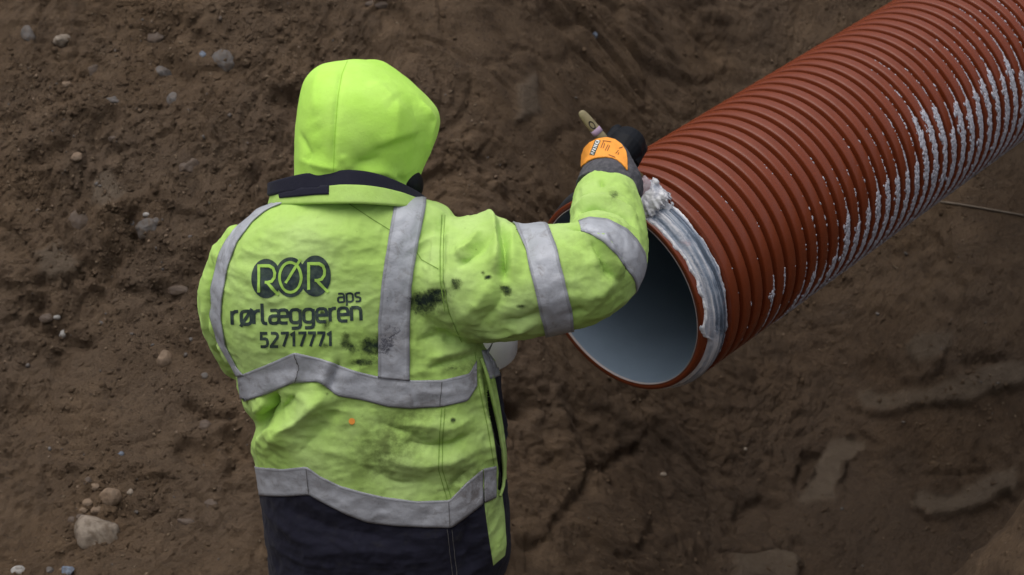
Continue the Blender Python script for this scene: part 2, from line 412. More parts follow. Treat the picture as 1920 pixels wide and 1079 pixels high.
for pl in ([(1496, 940), (1525, 877), (1559, 834), (1592, 822), (1621, 834), (1621, 853), (1592, 873), (1588, 906), (1568, 945)], [(1705, 647), (1732, 622), (1775, 625), (1785, 656), (1765, 680), (1722, 680)],
           [(1612, 738), (1640, 733), (1732, 733), (1881, 690), (1940, 680), (1940, 719), (1809, 752), (1698, 762), (1631, 772)], [(1717, 950), (1737, 930), (1799, 921), (1857, 892), (1910, 887), (1910, 925), (1833, 950), (1751, 969)],
           [(1375, 1045), (1472, 1036), (1506, 1055), (1490, 1100), (1375, 1100)], [(170, 345), (215, 320), (235, 370), (200, 400), (165, 385)], [(960, 170), (1000, 150), (1010, 210), (975, 230)], [(60, 480), (110, 450), (150, 500), (90, 530)]):
    slab_f = np.maximum(slab_f, sstep(-5, 7, in_poly(spx+jitx, spy+jity, pl)))
dz = dz*(1-.75*slab_f)+.020*slab_f
fade = np.clip(np.minimum(np.minimum(X0[:, 0]+3, 3-X0[:, 0]), np.minimum(X0[:, 1]-2.5, 8-X0[:, 1]))/.6, 0, 1)
e_ = .02; gxn = (base_height(X0[:, 0]+e_, X0[:, 1])-base_height(X0[:, 0]-e_, X0[:, 1]))/(2*e_); gyn = (base_height(X0[:, 0], X0[:, 1]+e_)-base_height(X0[:, 0], X0[:, 1]-e_))/(2*e_)
dz = dz*fade; ln = np.sqrt(1+gxn**2+gyn**2); XY = XY.copy(); XY[fine] += np.c_[-gxn/ln*dz, -gyn/ln*dz]; Z[fine] += dz/ln
Z[~fine] += .05*fbm(XY[~fine]*1.1, 3, 3)
# level the standing place
st = np.exp(-((XY[:, 0]+.31)**2/.10+(XY[:, 1]-3.42)**2/.10)); Z = Z*(1-np.clip(st*1.6, 0, 1))
g_me = mesh_np('ground', np.c_[XY, Z], grid_faces(len(gx), len(gy)))
sl_ = np.zeros(len(XY)); sl_[fine] = slab_f; attr(g_me, 'slab', sl_)
shade_ = sstep(-.02, -.38, Z+.10*fbm(XY*2.1, 4, 401))*sstep(3.5, 3.9, XY[:, 1]); attr(g_me, 'pit_shade', shade_*(1-.85*sl_))  # mask of the low ground where shade is painted, slabs mostly spared
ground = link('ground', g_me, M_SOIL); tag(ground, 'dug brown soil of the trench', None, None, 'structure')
keep = np.where(fine)[0]
gb_x = np.where((gx > -2.6) & (gx < 2.7))[0]; gb_y = np.where((gy > 2.6) & (gy < 7.6))[0]
gi = (gb_y[:, None]*len(gx)+gb_x[None, :]).ravel()
G_BVH = BVHTree.FromPolygons([tuple(v) for v in np.c_[XY, Z][gi]], [tuple(q) for q in grid_faces(len(gb_x), len(gb_y))])
def on_ground(px, py):
    h = G_BVH.ray_cast(CAM, raydir(px, py)); return h[0], h[1]

# ------------------------------------------------------------------ pipe
AX_TH, AX_PH = math.radians(52), math.radians(32)
a_cam = (math.sin(AX_TH)*math.cos(AX_PH), math.sin(AX_TH)*math.sin(AX_PH), math.cos(AX_TH))
AXIS = (Vector((1, 0, 0))*a_cam[0] + UPV*a_cam[1] + FWD*a_cam[2]).normalized()
PIPE_C = P(1159, 555, 4.86)
UP = Vector((0, 0, 1)); UP = (UP-AXIS*UP.dot(AXIS)).normalized(); SIDE = AXIS.cross(UP)   # towards the open right-hand side
if SIDE.y > 0: SIDE = -SIDE
PM = Matrix.Translation(PIPE_C) @ Matrix((( SIDE.x, UP.x, AXIS.x), (SIDE.y, UP.y, AXIS.y), (SIDE.z, UP.z, AXIS.z))).to_4x4()
if PM.to_3x3().determinant() < 0: FLIP = True
else: FLIP = False
pipe = empty('drain_pipe'); tag(pipe, 'long red-brown ribbed plastic drain pipe with pale grey-blue inside, hanging above the soil', 'pipe')
def cyl(phi, r, s):   # phi from straight up towards SIDE
    return PIPE_C + AXIS*s + UP*(math.cos(phi)*r) + SIDE*(math.sin(phi)*r)
def revolve(prof, n=160, s0=0):
    ph = np.linspace(0, 2*math.pi, n, endpoint=False); up, sd_, ax = map(np.array, (UP, SIDE, AXIS))
    V = []
    for r, s in prof:
        V.append(np.cos(ph)[:, None]*up*r + np.sin(ph)[:, None]*sd_*r + ax*(s+s0))
    return np.vstack(V), grid_faces(n, len(prof), True)
def pipe_part(name, prof, mat, parent, n=160, solid=True):
    v, f = revolve(prof, n); me = mesh_np(name, v, f); o = link(name, me, mat, None, PIPE_C); o.parent = parent; return o
PLEN = 3.4; RO = .2865; RV = .266; PITCH_R = .0485; S0 = .098
pipe.location = PIPE_C
def child(o, par):   # parent with the same origin
    o.parent = par; o.location = Vector(o.location)-Vector(par.location) if True else o.location
def pp(name, prof, mat, n=160, smooth=True):
    v, f = revolve(prof, n); me = mesh_np(name, v, f, smooth); o = bpy.data.objects.new(name, me); COL.objects.link(o); me.materials.append(mat); o.parent = pipe; return o
pp('wall', [(.2515, .004), (.2535, .0), (RV-.002, .0), (RV, .002), (RV, PLEN-.002), (RV-.002, PLEN), (.2535, PLEN), (.2515, PLEN-.004)], M_PIPE)
pp('inner_liner', [(.2505, .0035), (.2495, .012), (.2495, PLEN-.012), (.2505, PLEN-.0035)], M_LINER)
pp('liner_lip', [(.2492, .006), (.2495, .0008), (.2505, -.0008), (.2520, .0004)], M_LIP)
# seal in the first groove
pp('rubber_seal', [(RV-.001, .032), (RV+.006, .034), (RV+.013, .040), (RV+.0175, .056), (RV+.014, .074), (RV+.005, .084), (RV-.001, .088)], M_SEAL)
rw = PITCH_R*.68; h = RO-RV
prof = [(RV-.003, 0), (RV+h*.72, .0008), (RV+h*.88, .0018), (RO-.0012, .0042), (RO-.0003, .0085), (RO, rw*.5), (RO-.0003, rw-.0085), (RO-.0012, rw-.0042), (RV+h*.88, rw-.0018), (RV+h*.72, rw-.0008), (RV-.003, rw)]
v, f = revolve(prof, 144); rib_me = mesh_np('rib', v, f); rib_me.materials.append(M_PIPE)
NR = int((PLEN-S0-.06)/PITCH_R)
for i in range(NR):
    o = bpy.data.objects.new('rib', rib_me); COL.objects.link(o); o.parent = pipe; o.location = AXIS*(S0+i*PITCH_R)
# groove floors, base colour darkened to stand in for the shade between ribs
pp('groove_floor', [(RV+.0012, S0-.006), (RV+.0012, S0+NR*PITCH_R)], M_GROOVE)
# grease smeared over seal and rim
def grease():
    n, m = 420, 44; p0, p1 = math.radians(-12), math.radians(178)
    V = np.zeros((m, n, 3)); S = np.zeros((m, n)); ph = np.linspace(p0, p1, n)
    jag0 = .006*fbm(np.c_[ph*9, ph*0], 5, 5); jag1 = .007*fbm(np.c_[ph*8+40, ph*0], 4, 6)
    lo = .012 + jag0*(1-sstep(1.6, 1.8, ph)*.8) + .014*sstep(1.55, 1.72, ph) - .014*np.exp(-((ph-1.50)/.10)**2) - .008*sstep(1.0, .5, ph)
    hi = .093 + jag1*.5 - .010*sstep(2.2, 3.0, ph)
    for j in range(m):
        t = j/(m-1); s = lo+(hi-lo)*t
        base = np.interp(s, [-.02, 0, .026, .029, .040, .056, .074, .084, .088, .1], [RV-.004, RV, RV, RV+.006, RV+.013, RV+.0175, RV+.014, RV+.007, RV+.006, RV+.006])
        q = np.c_[ph*2.2, s*260]; st = fbm(q, 4, 8, .6)
        lump = .0012*fbm(np.c_[ph*10, s*180], 4, 12)
        edge = np.minimum(t, 1-t)*2; th = .0030*np.clip(edge*8, 0, 1) + .0016*np.exp(-((t-.06)/.06)**2)*(1+fbm(np.c_[ph*22, ph*0], 3, 15)) + .0022*np.exp(-((t-.95)/.05)**2)*(1+fbm(np.c_[ph*25+7, ph*0], 3, 16))
        r = base + np.clip(th + lump + .0022*st, -.0005, .02) - (.004 if j in (0, m-1) else 0)
        neg = np.minimum(s, 0); r = r + neg*.5; s = np.maximum(s, -.006)
        V[j] = np.cos(ph)[:, None]*np.array(UP)*r[:, None] + np.sin(ph)[:, None]*np.array(SIDE)*r[:, None] + np.array(AXIS)*s[:, None]
        S[j] = .43+.46*st - .50*np.exp(-((t-.66)/.15)**2) + .1*np.exp(-((t-.3)/.15)**2) + .35*np.exp(-((t-.03)/.10)**2)+.35*np.exp(-((t-.97)/.06)**2)
    me = mesh_np('grease_smear', V.reshape(-1, 3), grid_faces(n, m)); attr(me, 'streak', np.clip(S.ravel(), 0, 1)); me.materials.append(M_GREASE)
    o = bpy.data.objects.new('grease_smear', me); COL.objects.link(o); o.parent = pipe; tag(o, 'thick white and blue-grey grease over the seal'); return o
grease()
# white foamy residue caught along the ribs
ICO_V = []; ph_ = (1+5**.5)/2
for a in (-1, 1):
    for b in (-ph_, ph_): ICO_V += [(0, a, b), (a, b, 0), (b, 0, a)]
ICO_V = np.array(ICO_V, float)/np.linalg.norm((1, ph_)); 
ICO_F = []
for i in range(12):
    for j in range(i+1, 12):
        for k in range(j+1, 12):
            d = [np.linalg.norm(ICO_V[p]-ICO_V[q]) for p, q in ((i, j), (j, k), (i, k))]
            if max(d) < 1.1:
                nrm = np.cross(ICO_V[j]-ICO_V[i], ICO_V[k]-ICO_V[i]); ICO_F.append((i, j, k) if nrm@ICO_V[i] > 0 else (i, k, j))
ICO_F = np.array(ICO_F)
def blobs(centres, ex, ey, ez, jit=.25):
    """centres (n,3); ex,ey,ez (n,3) half axes -> verts, tri faces"""
    n = len(centres); J = 1+jit*(RNG.random((n, 12, 1))-.5)*2; L = ICO_V[None]*J
    V = centres[:, None]+L[:, :, :1]*ex[:, None]+L[:, :, 1:2]*ey[:, None]+L[:, :, 2:]*ez[:, None]
    return V.reshape(-1, 3), (ICO_F[None]+(np.arange(n)*12)[:, None, None]).reshape(-1, 3)
def residue():
    C, E1, E2, E3 = [], [], [], []; up, sd_, ax = map(np.array, (UP, SIDE, AXIS))
    for i in range(NR):
        s_edge = S0+i*PITCH_R+rw; k = i*PITCH_R
        # angle from the top at which the thick coat starts on this rib
        start = np.interp(k, [0, .25, .255, .46, .78, 1.1, 1.6], [400, 400, 93, 76, 61, 50, 41])
        n = 4200 if k < 1.9 else 900
        p = RNG.uniform(10, 215, n); I = np.full(n, i*1.0)
        wv = start+15*vnoise(np.c_[I*.9, p*0], 3)+8*vnoise(np.c_[I*.9, p*.15], 6)
        dn = np.where(p > wv, np.clip(.22+(p-wv)/28, 0, .9), np.where(p > wv-40, .06*(p-(wv-40))/40, 0))
        if i in (3, 4): dn = np.where((p > 80) & (p < 122), .45*np.maximum(0, .6+vnoise(np.c_[I*1.7, p*.12], 45)), dn)
        dn = np.maximum(dn, (.011*np.maximum(0, vnoise(np.c_[I*1.7, p*.06], 44))+.0006)*(p > 25))
        m = RNG.random(n) < dn; p = np.radians(p[m]); big = dn[m] > .5; q = len(p)
        if not q: continue
        rad = np.cos(p)[:, None]*up+np.sin(p)[:, None]*sd_; tan = -np.sin(p)[:, None]*up+np.cos(p)[:, None]*sd_
        s_ = s_edge-.004+RNG.normal(0, 1, q)*np.where(big, .006, .0021)-np.where(big, .004, 0)
        r = RO-np.where(s_ < s_edge-.003, .001, .006)
        sz = np.where(big, RNG.uniform(.0018, .0042, q), RNG.uniform(.0009, .0022, q))[:, None]
        C.append(rad*r[:, None]+ax*s_[:, None]); E1.append(tan*sz*RNG.uniform(1.2, 3.4, (q, 1))); E2.append(rad*sz*.75); E3.append(ax*sz)
    V, F = blobs(*[np.vstack(t) for t in (C, E1, E2, E3)], .35)
    me = mesh_np('white_residue', V, F); me.materials.append(M_RESIDUE)
    o = bpy.data.objects.new('white_residue', me); COL.objects.link(o); o.parent = pipe; tag(o, 'crusty white residue along the ribs of the lower side', kind='stuff')
residue()

# ------------------------------------------------------------------ worker
HIP = Vector((-.31, 3.42, 0))
person = empty('person', HIP); tag(person, 'person in a dirty lime hi-vis jacket with hood up, brushing grease on the pipe', 'person')
bpy.context.view_layer.update()
N_RING = 96
def torso():
    rows = [  # py, xl, xr, back depth, thickness
        (364, 575, 745, 4.35, .13), (374, 528, 792, 4.305, .20), (388, 494, 832, 4.275, .25), (408, 470, 850, 4.258, .275), (435, 440, 860, 4.248, .295),
        (470, 420, 866, 4.244, .31), (520, 406, 868, 4.250, .32), (580, 401, 872, 4.265, .33), (640, 412, 900, 4.285, .34), (690, 437, 934, 4.305, .345),
        (740, 450, 940, 4.320, .345), (772, 460, 941, 4.332, .345), (797, 480, 943, 4.337, .345), (818, 474, 945, 4.342, .35), (840, 471, 947, 4.350, .355),
        (880, 483, 950, 4.368, .365), (930, 489, 951, 4.388, .37), (985, 495, 956, 4.410, .375), (1040, 502, 957, 4.432, .375), (1072, 506, 946, 4.446, .37), (1110, 515, 930, 4.462, .35)]
    rs = spline(rows, 90); rings = []
    u = np.linspace(0, 2*math.pi, N_RING, endpoint=False)
    for py, xl, xr, db, th in rs:
        cx, hw, hd = (xl+xr)/2, (xr-xl)/2, th/2; c, s = np.cos(u), np.sin(u); ex = 2/2.5
        X = cx+hw*np.sign(c)*np.abs(c)**ex; D = db+hd-hd*np.sign(s)*np.abs(s)**ex
        rings.append([P(x, py, d)[:] for x, d in zip(X, D)])
    return loft(rings)
def sleeve(pts, n=70):
    """pts: px,py,depth,radius px"""
    s = spline(pts, n); path = [P(a, b, c) for a, b, c, d in s]; return tube(path, [d*c/FPX for a, b, c, d in s], 40)
R_ARM = [(800, 520, 4.40, 95), (850, 522, 4.375, 112), (900, 524, 4.355, 118), (960, 530, 4.335, 110), (1020, 524, 4.32, 102), (1072, 518, 4.315, 98), (1112, 502, 4.335, 92), (1136, 468, 4.395, 78), (1139, 428, 4.46, 69), (1137, 390, 4.52, 64), (1136, 356, 4.565, 57)]
L_ARM = [(475, 450, 4.40, 48), (445, 500, 4.43, 56), (430, 560, 4.475, 56), (438, 620, 4.53, 54), (470, 665, 4.62, 52), (540, 668, 4.76, 48), (640, 630, 4.87, 46), (720, 590, 4.92, 44), (775, 562, 4.945, 40)]
v, f = join([torso(), sleeve(R_ARM), sleeve(L_ARM)])
JK = remesh(v, f, .0036); smooth_mesh(JK, 22, .6)
J0 = bvh_of(JK)
def cast(bvh, px, py, dfall=None):
    h = bvh.ray_cast(CAM, raydir(px, py)); 
    if h[0] is None:
        # nearest point of the surface beside the ray
        dd = dfall or 4.4; h = bvh.find_nearest(P(px, py, dd))
        h = bvh.find_nearest(P(px, py, (h[0]-CAM).dot(FWD)))
    return h[0], h[1]
def folds(me, bvh, specs, maxdist=.12):
    a = co_of(me); n = nrm_of(me); disp = np.zeros(len(a))
    for pl, w, amp in specs:
        pts = np.array([cast(bvh, *q)[0][:] for q in polyres(pl, 9)])
        near = np.where((np.abs(a-pts.mean(0)).max(1) < np.ptp(pts, axis=0).max()*.6+w*3.2))[0]
        d, t = seg_dist(a[near], pts); taper = np.clip(np.minimum(t, 1-t)*4+.15, 0, 1)
        disp[near] += 1.9*amp*np.exp(-(d/(w*.9))**1.35)*taper
    set_co(me, a+n*disp[:, None])
FOLDS = [
    # right sleeve
    ([(937, 415), (944, 450), (946, 490), (945, 530)], .011, -.020), ([(908, 396), (926, 430), (933, 470), (928, 515)], .019, .017), ([(958, 428), (962, 470), (960, 520)], .014, .008),
    ([(928, 440), (900, 470), (855, 502)], .014, -.010), ([(905, 430), (880, 460), (850, 480)], .015, .008), ([(925, 530), (890, 575), (860, 600)], .022, .006), ([(945, 530), (935, 570), (900, 610)], .016, -.006),
    ([(1115, 440), (1140, 480), (1160, 522)], .010, .010), ([(1100, 442), (1128, 490), (1150, 530)], .010, -.009), ([(1090, 436), (1112, 470), (1120, 500)], .010, .006),
    ([(1066, 428), (1095, 432), (1125, 446), (1160, 472), (1182, 505)], .009, -.016), ([(1085, 440), (1118, 452), (1150, 482), (1168, 520)], .013, .011),
    ([(1000, 610), (950, 625), (900, 630)], .014, .007), ([(1015, 585), (985, 600), (940, 600)], .014, -.006), ([(1090, 560), (1130, 550), (1150, 520)], .02, .006), ([(1060, 590), (1100, 580)], .014, -.005),
    ([(1072, 408), (1107, 388), (1144, 391), (1175, 408), (1193, 430)], .0075, -.012), ([(1074, 396), (1107, 376), (1144, 378), (1178, 396), (1196, 415)], .010, .009), ([(1085, 378), (1105, 371)], .008, -.006),
    ([(1090, 420), (1130, 412), (1165, 425)], .012, .006), ([(1125, 338), (1132, 352)], .006, -.008), ([(1160, 345), (1175, 365)], .01, .004),
    ([(1010, 455), (1020, 520), (1035, 590)], .03, .004), ([(985, 440), (992, 500)], .012, -.004),
    # armhole seams
    ([(832, 404), (829, 470), (829, 526), (838, 580), (862, 640)], .006, -.006), ([(845, 410), (842, 470), (841, 526), (850, 585)], .008, .004),
    ([(815, 420), (812, 480), (812, 560)], .014, .005),
    # back
    ([(636, 676), (628, 700), (620, 732)], .010, -.009), ([(622, 672), (612, 700), (600, 722)], .012, .007), ([(552, 660), (560, 690), (552, 720)], .012, .006),
    ([(518, 740), (506, 770), (484, 800)], .013, -.026), ([(612, 738), (560, 785), (500, 842)], .026, .016), ([(560, 735), (535, 765), (500, 795)], .015, -.010), ([(480, 775), (500, 755)], .02, .010),
    ([(640, 760), (610, 800), (560, 850)], .022, -.006), ([(480, 835), (500, 815), (540, 790)], .014, .006),
    ([(892, 808), (850, 838), (790, 838), (745, 826)], .020, -.008), ([(890, 785), (845, 805), (770, 795)], .024, .006), ([(890, 845), (840, 868), (780, 872), (720, 860)], .022, .007),
    ([(700, 790), (770, 815), (800, 830)], .018, -.006), ([(690, 880), (740, 905), (820, 915)], .020, -.005), ([(880, 880), (850, 910), (845, 935)], .014, -.006), ([(895, 665), (850, 680), (790, 697)], .012, -.008), ([(895, 650), (850, 662), (800, 672)], .014, .006),
    ([(780, 640), (830, 628), (860, 645)], .015, -.006), ([(770, 700), (830, 690), (880, 672)], .012, .005),
    ([(500, 700), (540, 690), (600, 700)], .03, -.003), ([(560, 420), (600, 440), (680, 440)], .04, .004), ([(690, 400), (720, 430), (700, 500)], .025, -.003),
    # left sleeve and edge
    ([(396, 480), (392, 540), (396, 600)], .010, -.008), ([(400, 620), (425, 670), (445, 700)], .009, -.010), ([(385, 560), (388, 620), (410, 665)], .010, .006), ([(455, 420), (420, 455), (404, 500)], .010, -.004),
    ([(398, 590), (412, 640), (436, 685)], .010, .007),
    # flap gap on the right
    ([(908, 700), (916, 745), (930, 805), (941, 860), (944, 905), (938, 925)], .007, -.020), ([(905, 660), (922, 720), (940, 790), (951, 860), (952, 910)], .006, .006),
    ([(893, 680), (900, 740), (917, 820), (925, 880)], .009, .007), ([(905, 935), (912, 1000), (920, 1055)], .006, .004),
    # navy hem
    ([(520, 950), (620, 990), (760, 1015)], .03, -.005), ([(560, 1040), (700, 1030), (800, 1045)], .03, .005), ([(880, 970), (870, 1020), (890, 1070)], .02, -.006), ([(520, 985), (600, 1030)], .025, .004)]
folds(JK, J0, FOLDS)
a = co_of(JK); n = nrm_of(JK)
a = a + n*(.0024*fbm(a*np.array([8, 8, 13])+.4*fbm(a*5, 2, 7)[:, None], 3, 61) + .0024*fbm(a*np.array([11, 11, 19])+.6*fbm(a*7, 2, 9)[:, None], 2, 65, .5, True) + .0014*fbm(a*34, 3, 63, .55, True))[:, None]
set_co(JK, a); smooth_mesh(JK, 2, .4)
JB = bvh_of(JK); a = co_of(JK); n = nrm_of(JK); jx, jy, jd = project(a)
def stain_field(px, py):
    o = np.zeros(len(px)); g = np.zeros(len(px))
    for x, y, sx, sy, s in [(797, 562, 34, 13, 1.1), (822, 548, 16, 9, .7), (855, 533, 12, 12, .6), (790, 582, 30, 10, .5), (648, 640, 9, 15, .8), (660, 655, 7, 10, .6), (692, 650, 20, 15, .85), (682, 680, 22, 7, .85), (612, 648, 12, 6, .5),
                            (604, 588, 6, 5, .7), (612, 610, 8, 12, .5), (951, 548, 8, 7, 1.0), (945, 540, 10, 4, .7), (915, 520, 7, 4, .8), (906, 512, 4, 4, .6), (725, 560, 10, 14, .45), (738, 625, 22, 40, .5), (720, 650, 14, 24, .4), (975, 575, 14, 4, .5), (850, 690, 20, 8, .3), (1152, 366, 9, 9, .55), (850, 789, 5, 6, .7), (614, 739, 3, 3, .6), (660, 785, 0.1, .1, 0)]:
        o += s*np.exp(-((px-x)/sx)**2-((py-y)/sy)**2)
    for x, y, sx, sy, s in [(745, 815, 60, 55, .75), (700, 870, 55, 45, .55), (800, 760, 60, 30, .4), (640, 790, 40, 40, .3), (870, 700, 50, 35, .5), (890, 920, 60, 60, .8), (910, 700, 30, 60, .6), (820, 600, 60, 45, .35), (690, 640, 45, 45, .35), (560, 905, 80, 30, .3), (740, 640, 35, 70, .4), (1160, 520, 40, 80, .3), (1050, 560, 60, 60, .25), (930, 640, 60, 20, .3), (1150, 380, 30, 40, .3), (1080, 470, 40, 50, .25), (560, 700, 60, 25, .3), (840, 980, 50, 30, .4)]:
        g += s*np.exp(-((px-x)/sx)**2-((py-y)/sy)**2)
    return o, np.clip(g, 0, .9)
stn, grm = stain_field(jx, jy)
HEM_T = [(380, 876), (484, 876), (530, 880), (575, 875), (600, 893), (640, 912), (680, 923), (720, 932), (780, 940), (843, 938), (875, 905), (905, 880), (930, 873), (960, 870)]
HEM_B = [(380, 930), (490, 930), (530, 931), (580, 928), (610, 945), (650, 965), (690, 980), (740, 986), (800, 989), (845, 990), (880, 965), (905, 945), (930, 930), (960, 925)]
hb = np.array(HEM_B, float); ht = np.array(HEM_T, float)
nav = (jy-np.interp(jx, hb[:, 0], (hb[:, 1]+ht[:, 1])/2))/2
nav = np.minimum(nav, -in_poly(jx, jy, [(905, 900), (938, 900), (946, 960), (950, 1020), (947, 1042), (925, 1061), (917, 1010), (910, 960)])/2)
nav = np.maximum(nav, in_poly(jx, jy, [(928, 708), (980, 650), (990, 1080), (951, 1060), (955, 1010), (950, 950), (951, 900), (952, 860), (944, 800), (936, 750)])/2)
gap = in_poly(jx, jy, [(909, 706), (917, 735), (930, 790), (943, 850), (947, 895), (941, 922), (933, 918), (935, 885), (926, 820), (916, 770)])/2
back = jd > 4.55
nav = np.clip(np.where(back & (jy < 890), -3, nav), -3, 3); gap = np.clip(np.where(back, -3, gap), -3, 3)
for k, vv in (('stain', stn), ('grime', grm), ('navy', nav), ('gap', gap)): attr(JK, k, vv)
jacket = link('jacket', JK, M_JACKET, person)
tag(jacket, 'lime hi-vis work jacket with navy hem and black stains')
# --- reflective tapes lying on the cloth
def patch(bvh, A, B, nu, nv, off, ext0=0, ext1=0, step=.008):
    """strip between pixel polylines A and B, laid on the surface; walks on round the body at either end"""
    A = polyres(A, nu); B = polyres(B, nu); cols = []; nor = []
    for p, q in zip(A, B):
        c, m = [], []
        for t in np.linspace(0, 1, nv):
            h, nn = cast(bvh, *(p+(q-p)*t)); c.append(np.array(h)); m.append(np.array(nn))
        cols.append(c); nor.append(m)
    def walk(c1, c0, dist):
        out = []; prev, cur = [np.array(x) for x in c0], [np.array(x) for x in c1]
        for _ in range(int(dist/step)):
            d = np.mean([(x-y)/(np.linalg.norm(x-y)+1e-9) for x, y in zip(cur, prev)], 0); d /= np.linalg.norm(d)+1e-9
            nx, nn = [], []
            for x in cur:
                h = bvh.find_nearest(Vector(x+d*step)); nx.append(np.array(h[0])); nn.append(np.array(h[1]))
            out.append((nx, nn)); prev, cur = cur, nx
        return out
    if ext1:
        for c, m in walk(cols[-1], cols[-3], ext1): cols.append(c); nor.append(m)
    if ext0:
        for c, m in walk(cols[0], cols[2], ext0): cols.insert(0, c); nor.insert(0, m)
    C, Nn = np.array(cols), np.array(nor)
    # soften the normals and the sheet a little
    for _ in range(2):
        Nn[1:-1] = (Nn[:-2]+2*Nn[1:-1]+Nn[2:])/4
        C[1:-1] = (C[:-2]+2*C[1:-1]+C[2:])/4
    Nn /= np.linalg.norm(Nn, axis=2)[..., None]+1e-9
    V = (C+Nn*off).reshape(-1, 3); k = C.shape[0]
    f = grid_faces(nv, k)
    me = mesh_np('t', V, f)
    ed = np.tile(1-np.minimum(np.linspace(0, 1, nv), np.linspace(1, 0, nv))*2, k); attr(me, 'edge', (ed > .85).astype(float))
    x, y, _ = project(V); s, g = stain_field(x, y); attr(me, 'stain', s); attr(me, 'grime', g); return me
def tape(A, B, nu=70, nv=15, e0=0, e1=0, off=.0022, name='reflective_tape', mat=None, bvh=None, par=None):
    me = patch(bvh or JB, A, B, nu, nv, off, e0, e1); me.name = name; o = link(name, me, mat or M_TAPE, par or jacket)
    md = o.modifiers.new('thick', 'SOLIDIFY'); md.thickness = .003; md.offset = 0 if off < .001 else -1
    return o
T1L = [(739, 386), (728, 450), (717, 520), (709, 600), (709, 708)]; T1R = [(797, 390), (781, 470), (771, 540), (768, 600), (768, 714)]
tape(T1L, T1R, 80, 15, .40, 0, .0020)
T2L = [(459, 417), (438, 432), (413, 475), (398, 540), (395, 590), (409, 640), (437, 688), (446, 706)]; T2R = [(475, 416), (446, 455), (429, 500), (418, 560), (416, 600), (425, 650), (446, 690), (458, 703)]
tape(T2L, T2R, 80, 13, .40, 0, .0020)
T3T = [(447, 705), (500, 684), (552, 661), (600, 672), (635, 684), (660, 694), (709, 706), (768, 713), (828, 713), (880, 701), (893, 677)]
T3B = [(453, 755), (500, 739), (550, 718), (600, 716), (615, 729), (632, 742), (680, 750), (725, 762), (768, 766), (828, 763), (876, 752), (895, 722)]
tape(T3T, T3B, 130, 15, .0, 0, .0034)
tape([(903, 658), (927, 653)], [(916, 711), (936, 705)], 12, 12, 0, 0, .0030)
tape(HEM_T[1:-2], HEM_B[1:-2], 130, 15, .35, 0, .0026)
tape([(907, 879), (930, 874)], [(908, 943), (929, 933)], 14, 15, 0, 0, .0030)
tape([(966, 426), (985, 470), (1000, 530), (1014, 590), (1021, 624)], [(1028, 424), (1045, 470), (1062, 540), (1072, 580), (1076, 616)], 70, 15, .32, .05, .0026)
tape([(1085, 415), (1105, 408), (1140, 411), (1175, 430), (1194, 450), (1204, 466)], [(1090, 434), (1108, 440), (1132, 454), (1156, 478), (1172, 502), (1186, 520)], 60, 15, .0, .30, .0026)
# --- seams
def seam(pl, w, bvh, par, mat, name='seam', off=.0008, nu=90, e0=0, e1=0):
    p = polyres(pl, nu); t = np.gradient(p, axis=0); t /= np.linalg.norm(t, axis=1)[:, None]; nn = np.c_[-t[:, 1], t[:, 0]]*w/2
    me = patch(bvh, p+nn, p-nn, nu, 3, off, e0, e1); me.name = name; return link(name, me, mat, par)
for pl, m_ in [([(834, 404), (831, 470), (831, 526), (840, 582), (866, 642)], M_SEAM), ([(828, 404), (825, 470), (825, 526), (834, 584)], M_SEAM),
               ([(645, 377), (697, 411), (738, 436)], M_SEAM), ([(771, 458), (790, 487), (822, 505)], M_SEAM), ([(828, 766), (824, 820), (822, 880), (838, 936)], M_SEAM), ([(834, 766), (830, 820), (829, 880), (846, 936)], M_SEAM),
               ([(838, 992), (842, 1030), (848, 1078)], M_NTHREAD), ([(846, 992), (850, 1030), (856, 1078)], M_NTHREAD), ([(828, 716), (826, 740), (824, 761)], M_NTHREAD), ([(841, 941), (842, 960), (843, 987)], M_NTHREAD),
               ([(552, 664), (560, 690), (553, 716)], M_NTHREAD), ([(575, 878), (577, 902), (580, 926)], M_NTHREAD), ([(890, 660), (897, 720), (914, 800), (926, 870)], M_SEAM), ([(482, 395), (440, 440), (414, 490)], M_SEAM),
               ([(744, 437), (758, 447), (770, 458)], M_NTHREAD), ([(966, 434), (1027, 433)], M_NTHREAD)]:
    seam(pl, 1.6 if m_ is M_SEAM else 1.1, JB, jacket, m_, off=.0010 if m_ is M_SEAM else .0042)
# the lime lip beside the open side vent
tb = [cast(J0, x, y)[0] - FWD*.010 for x, y in polyres([(903, 672), (914, 705), (925, 748), (936, 795), (943, 845), (946, 885), (944, 912), (938, 930)], 26)]
vv, ff = tube(tb, [.0035+.002*math.sin(i/25*math.pi) for i in range(26)], 10); me = mesh_np('vent_lip', vv, ff)
for k in ('stain', 'grime', 'navy', 'gap'): attr(me, k, np.full(len(vv), .25 if k == 'grime' else (-3 if k in ('navy', 'gap') else 0)))
link('vent_lip', me, M_JACKET, jacket)
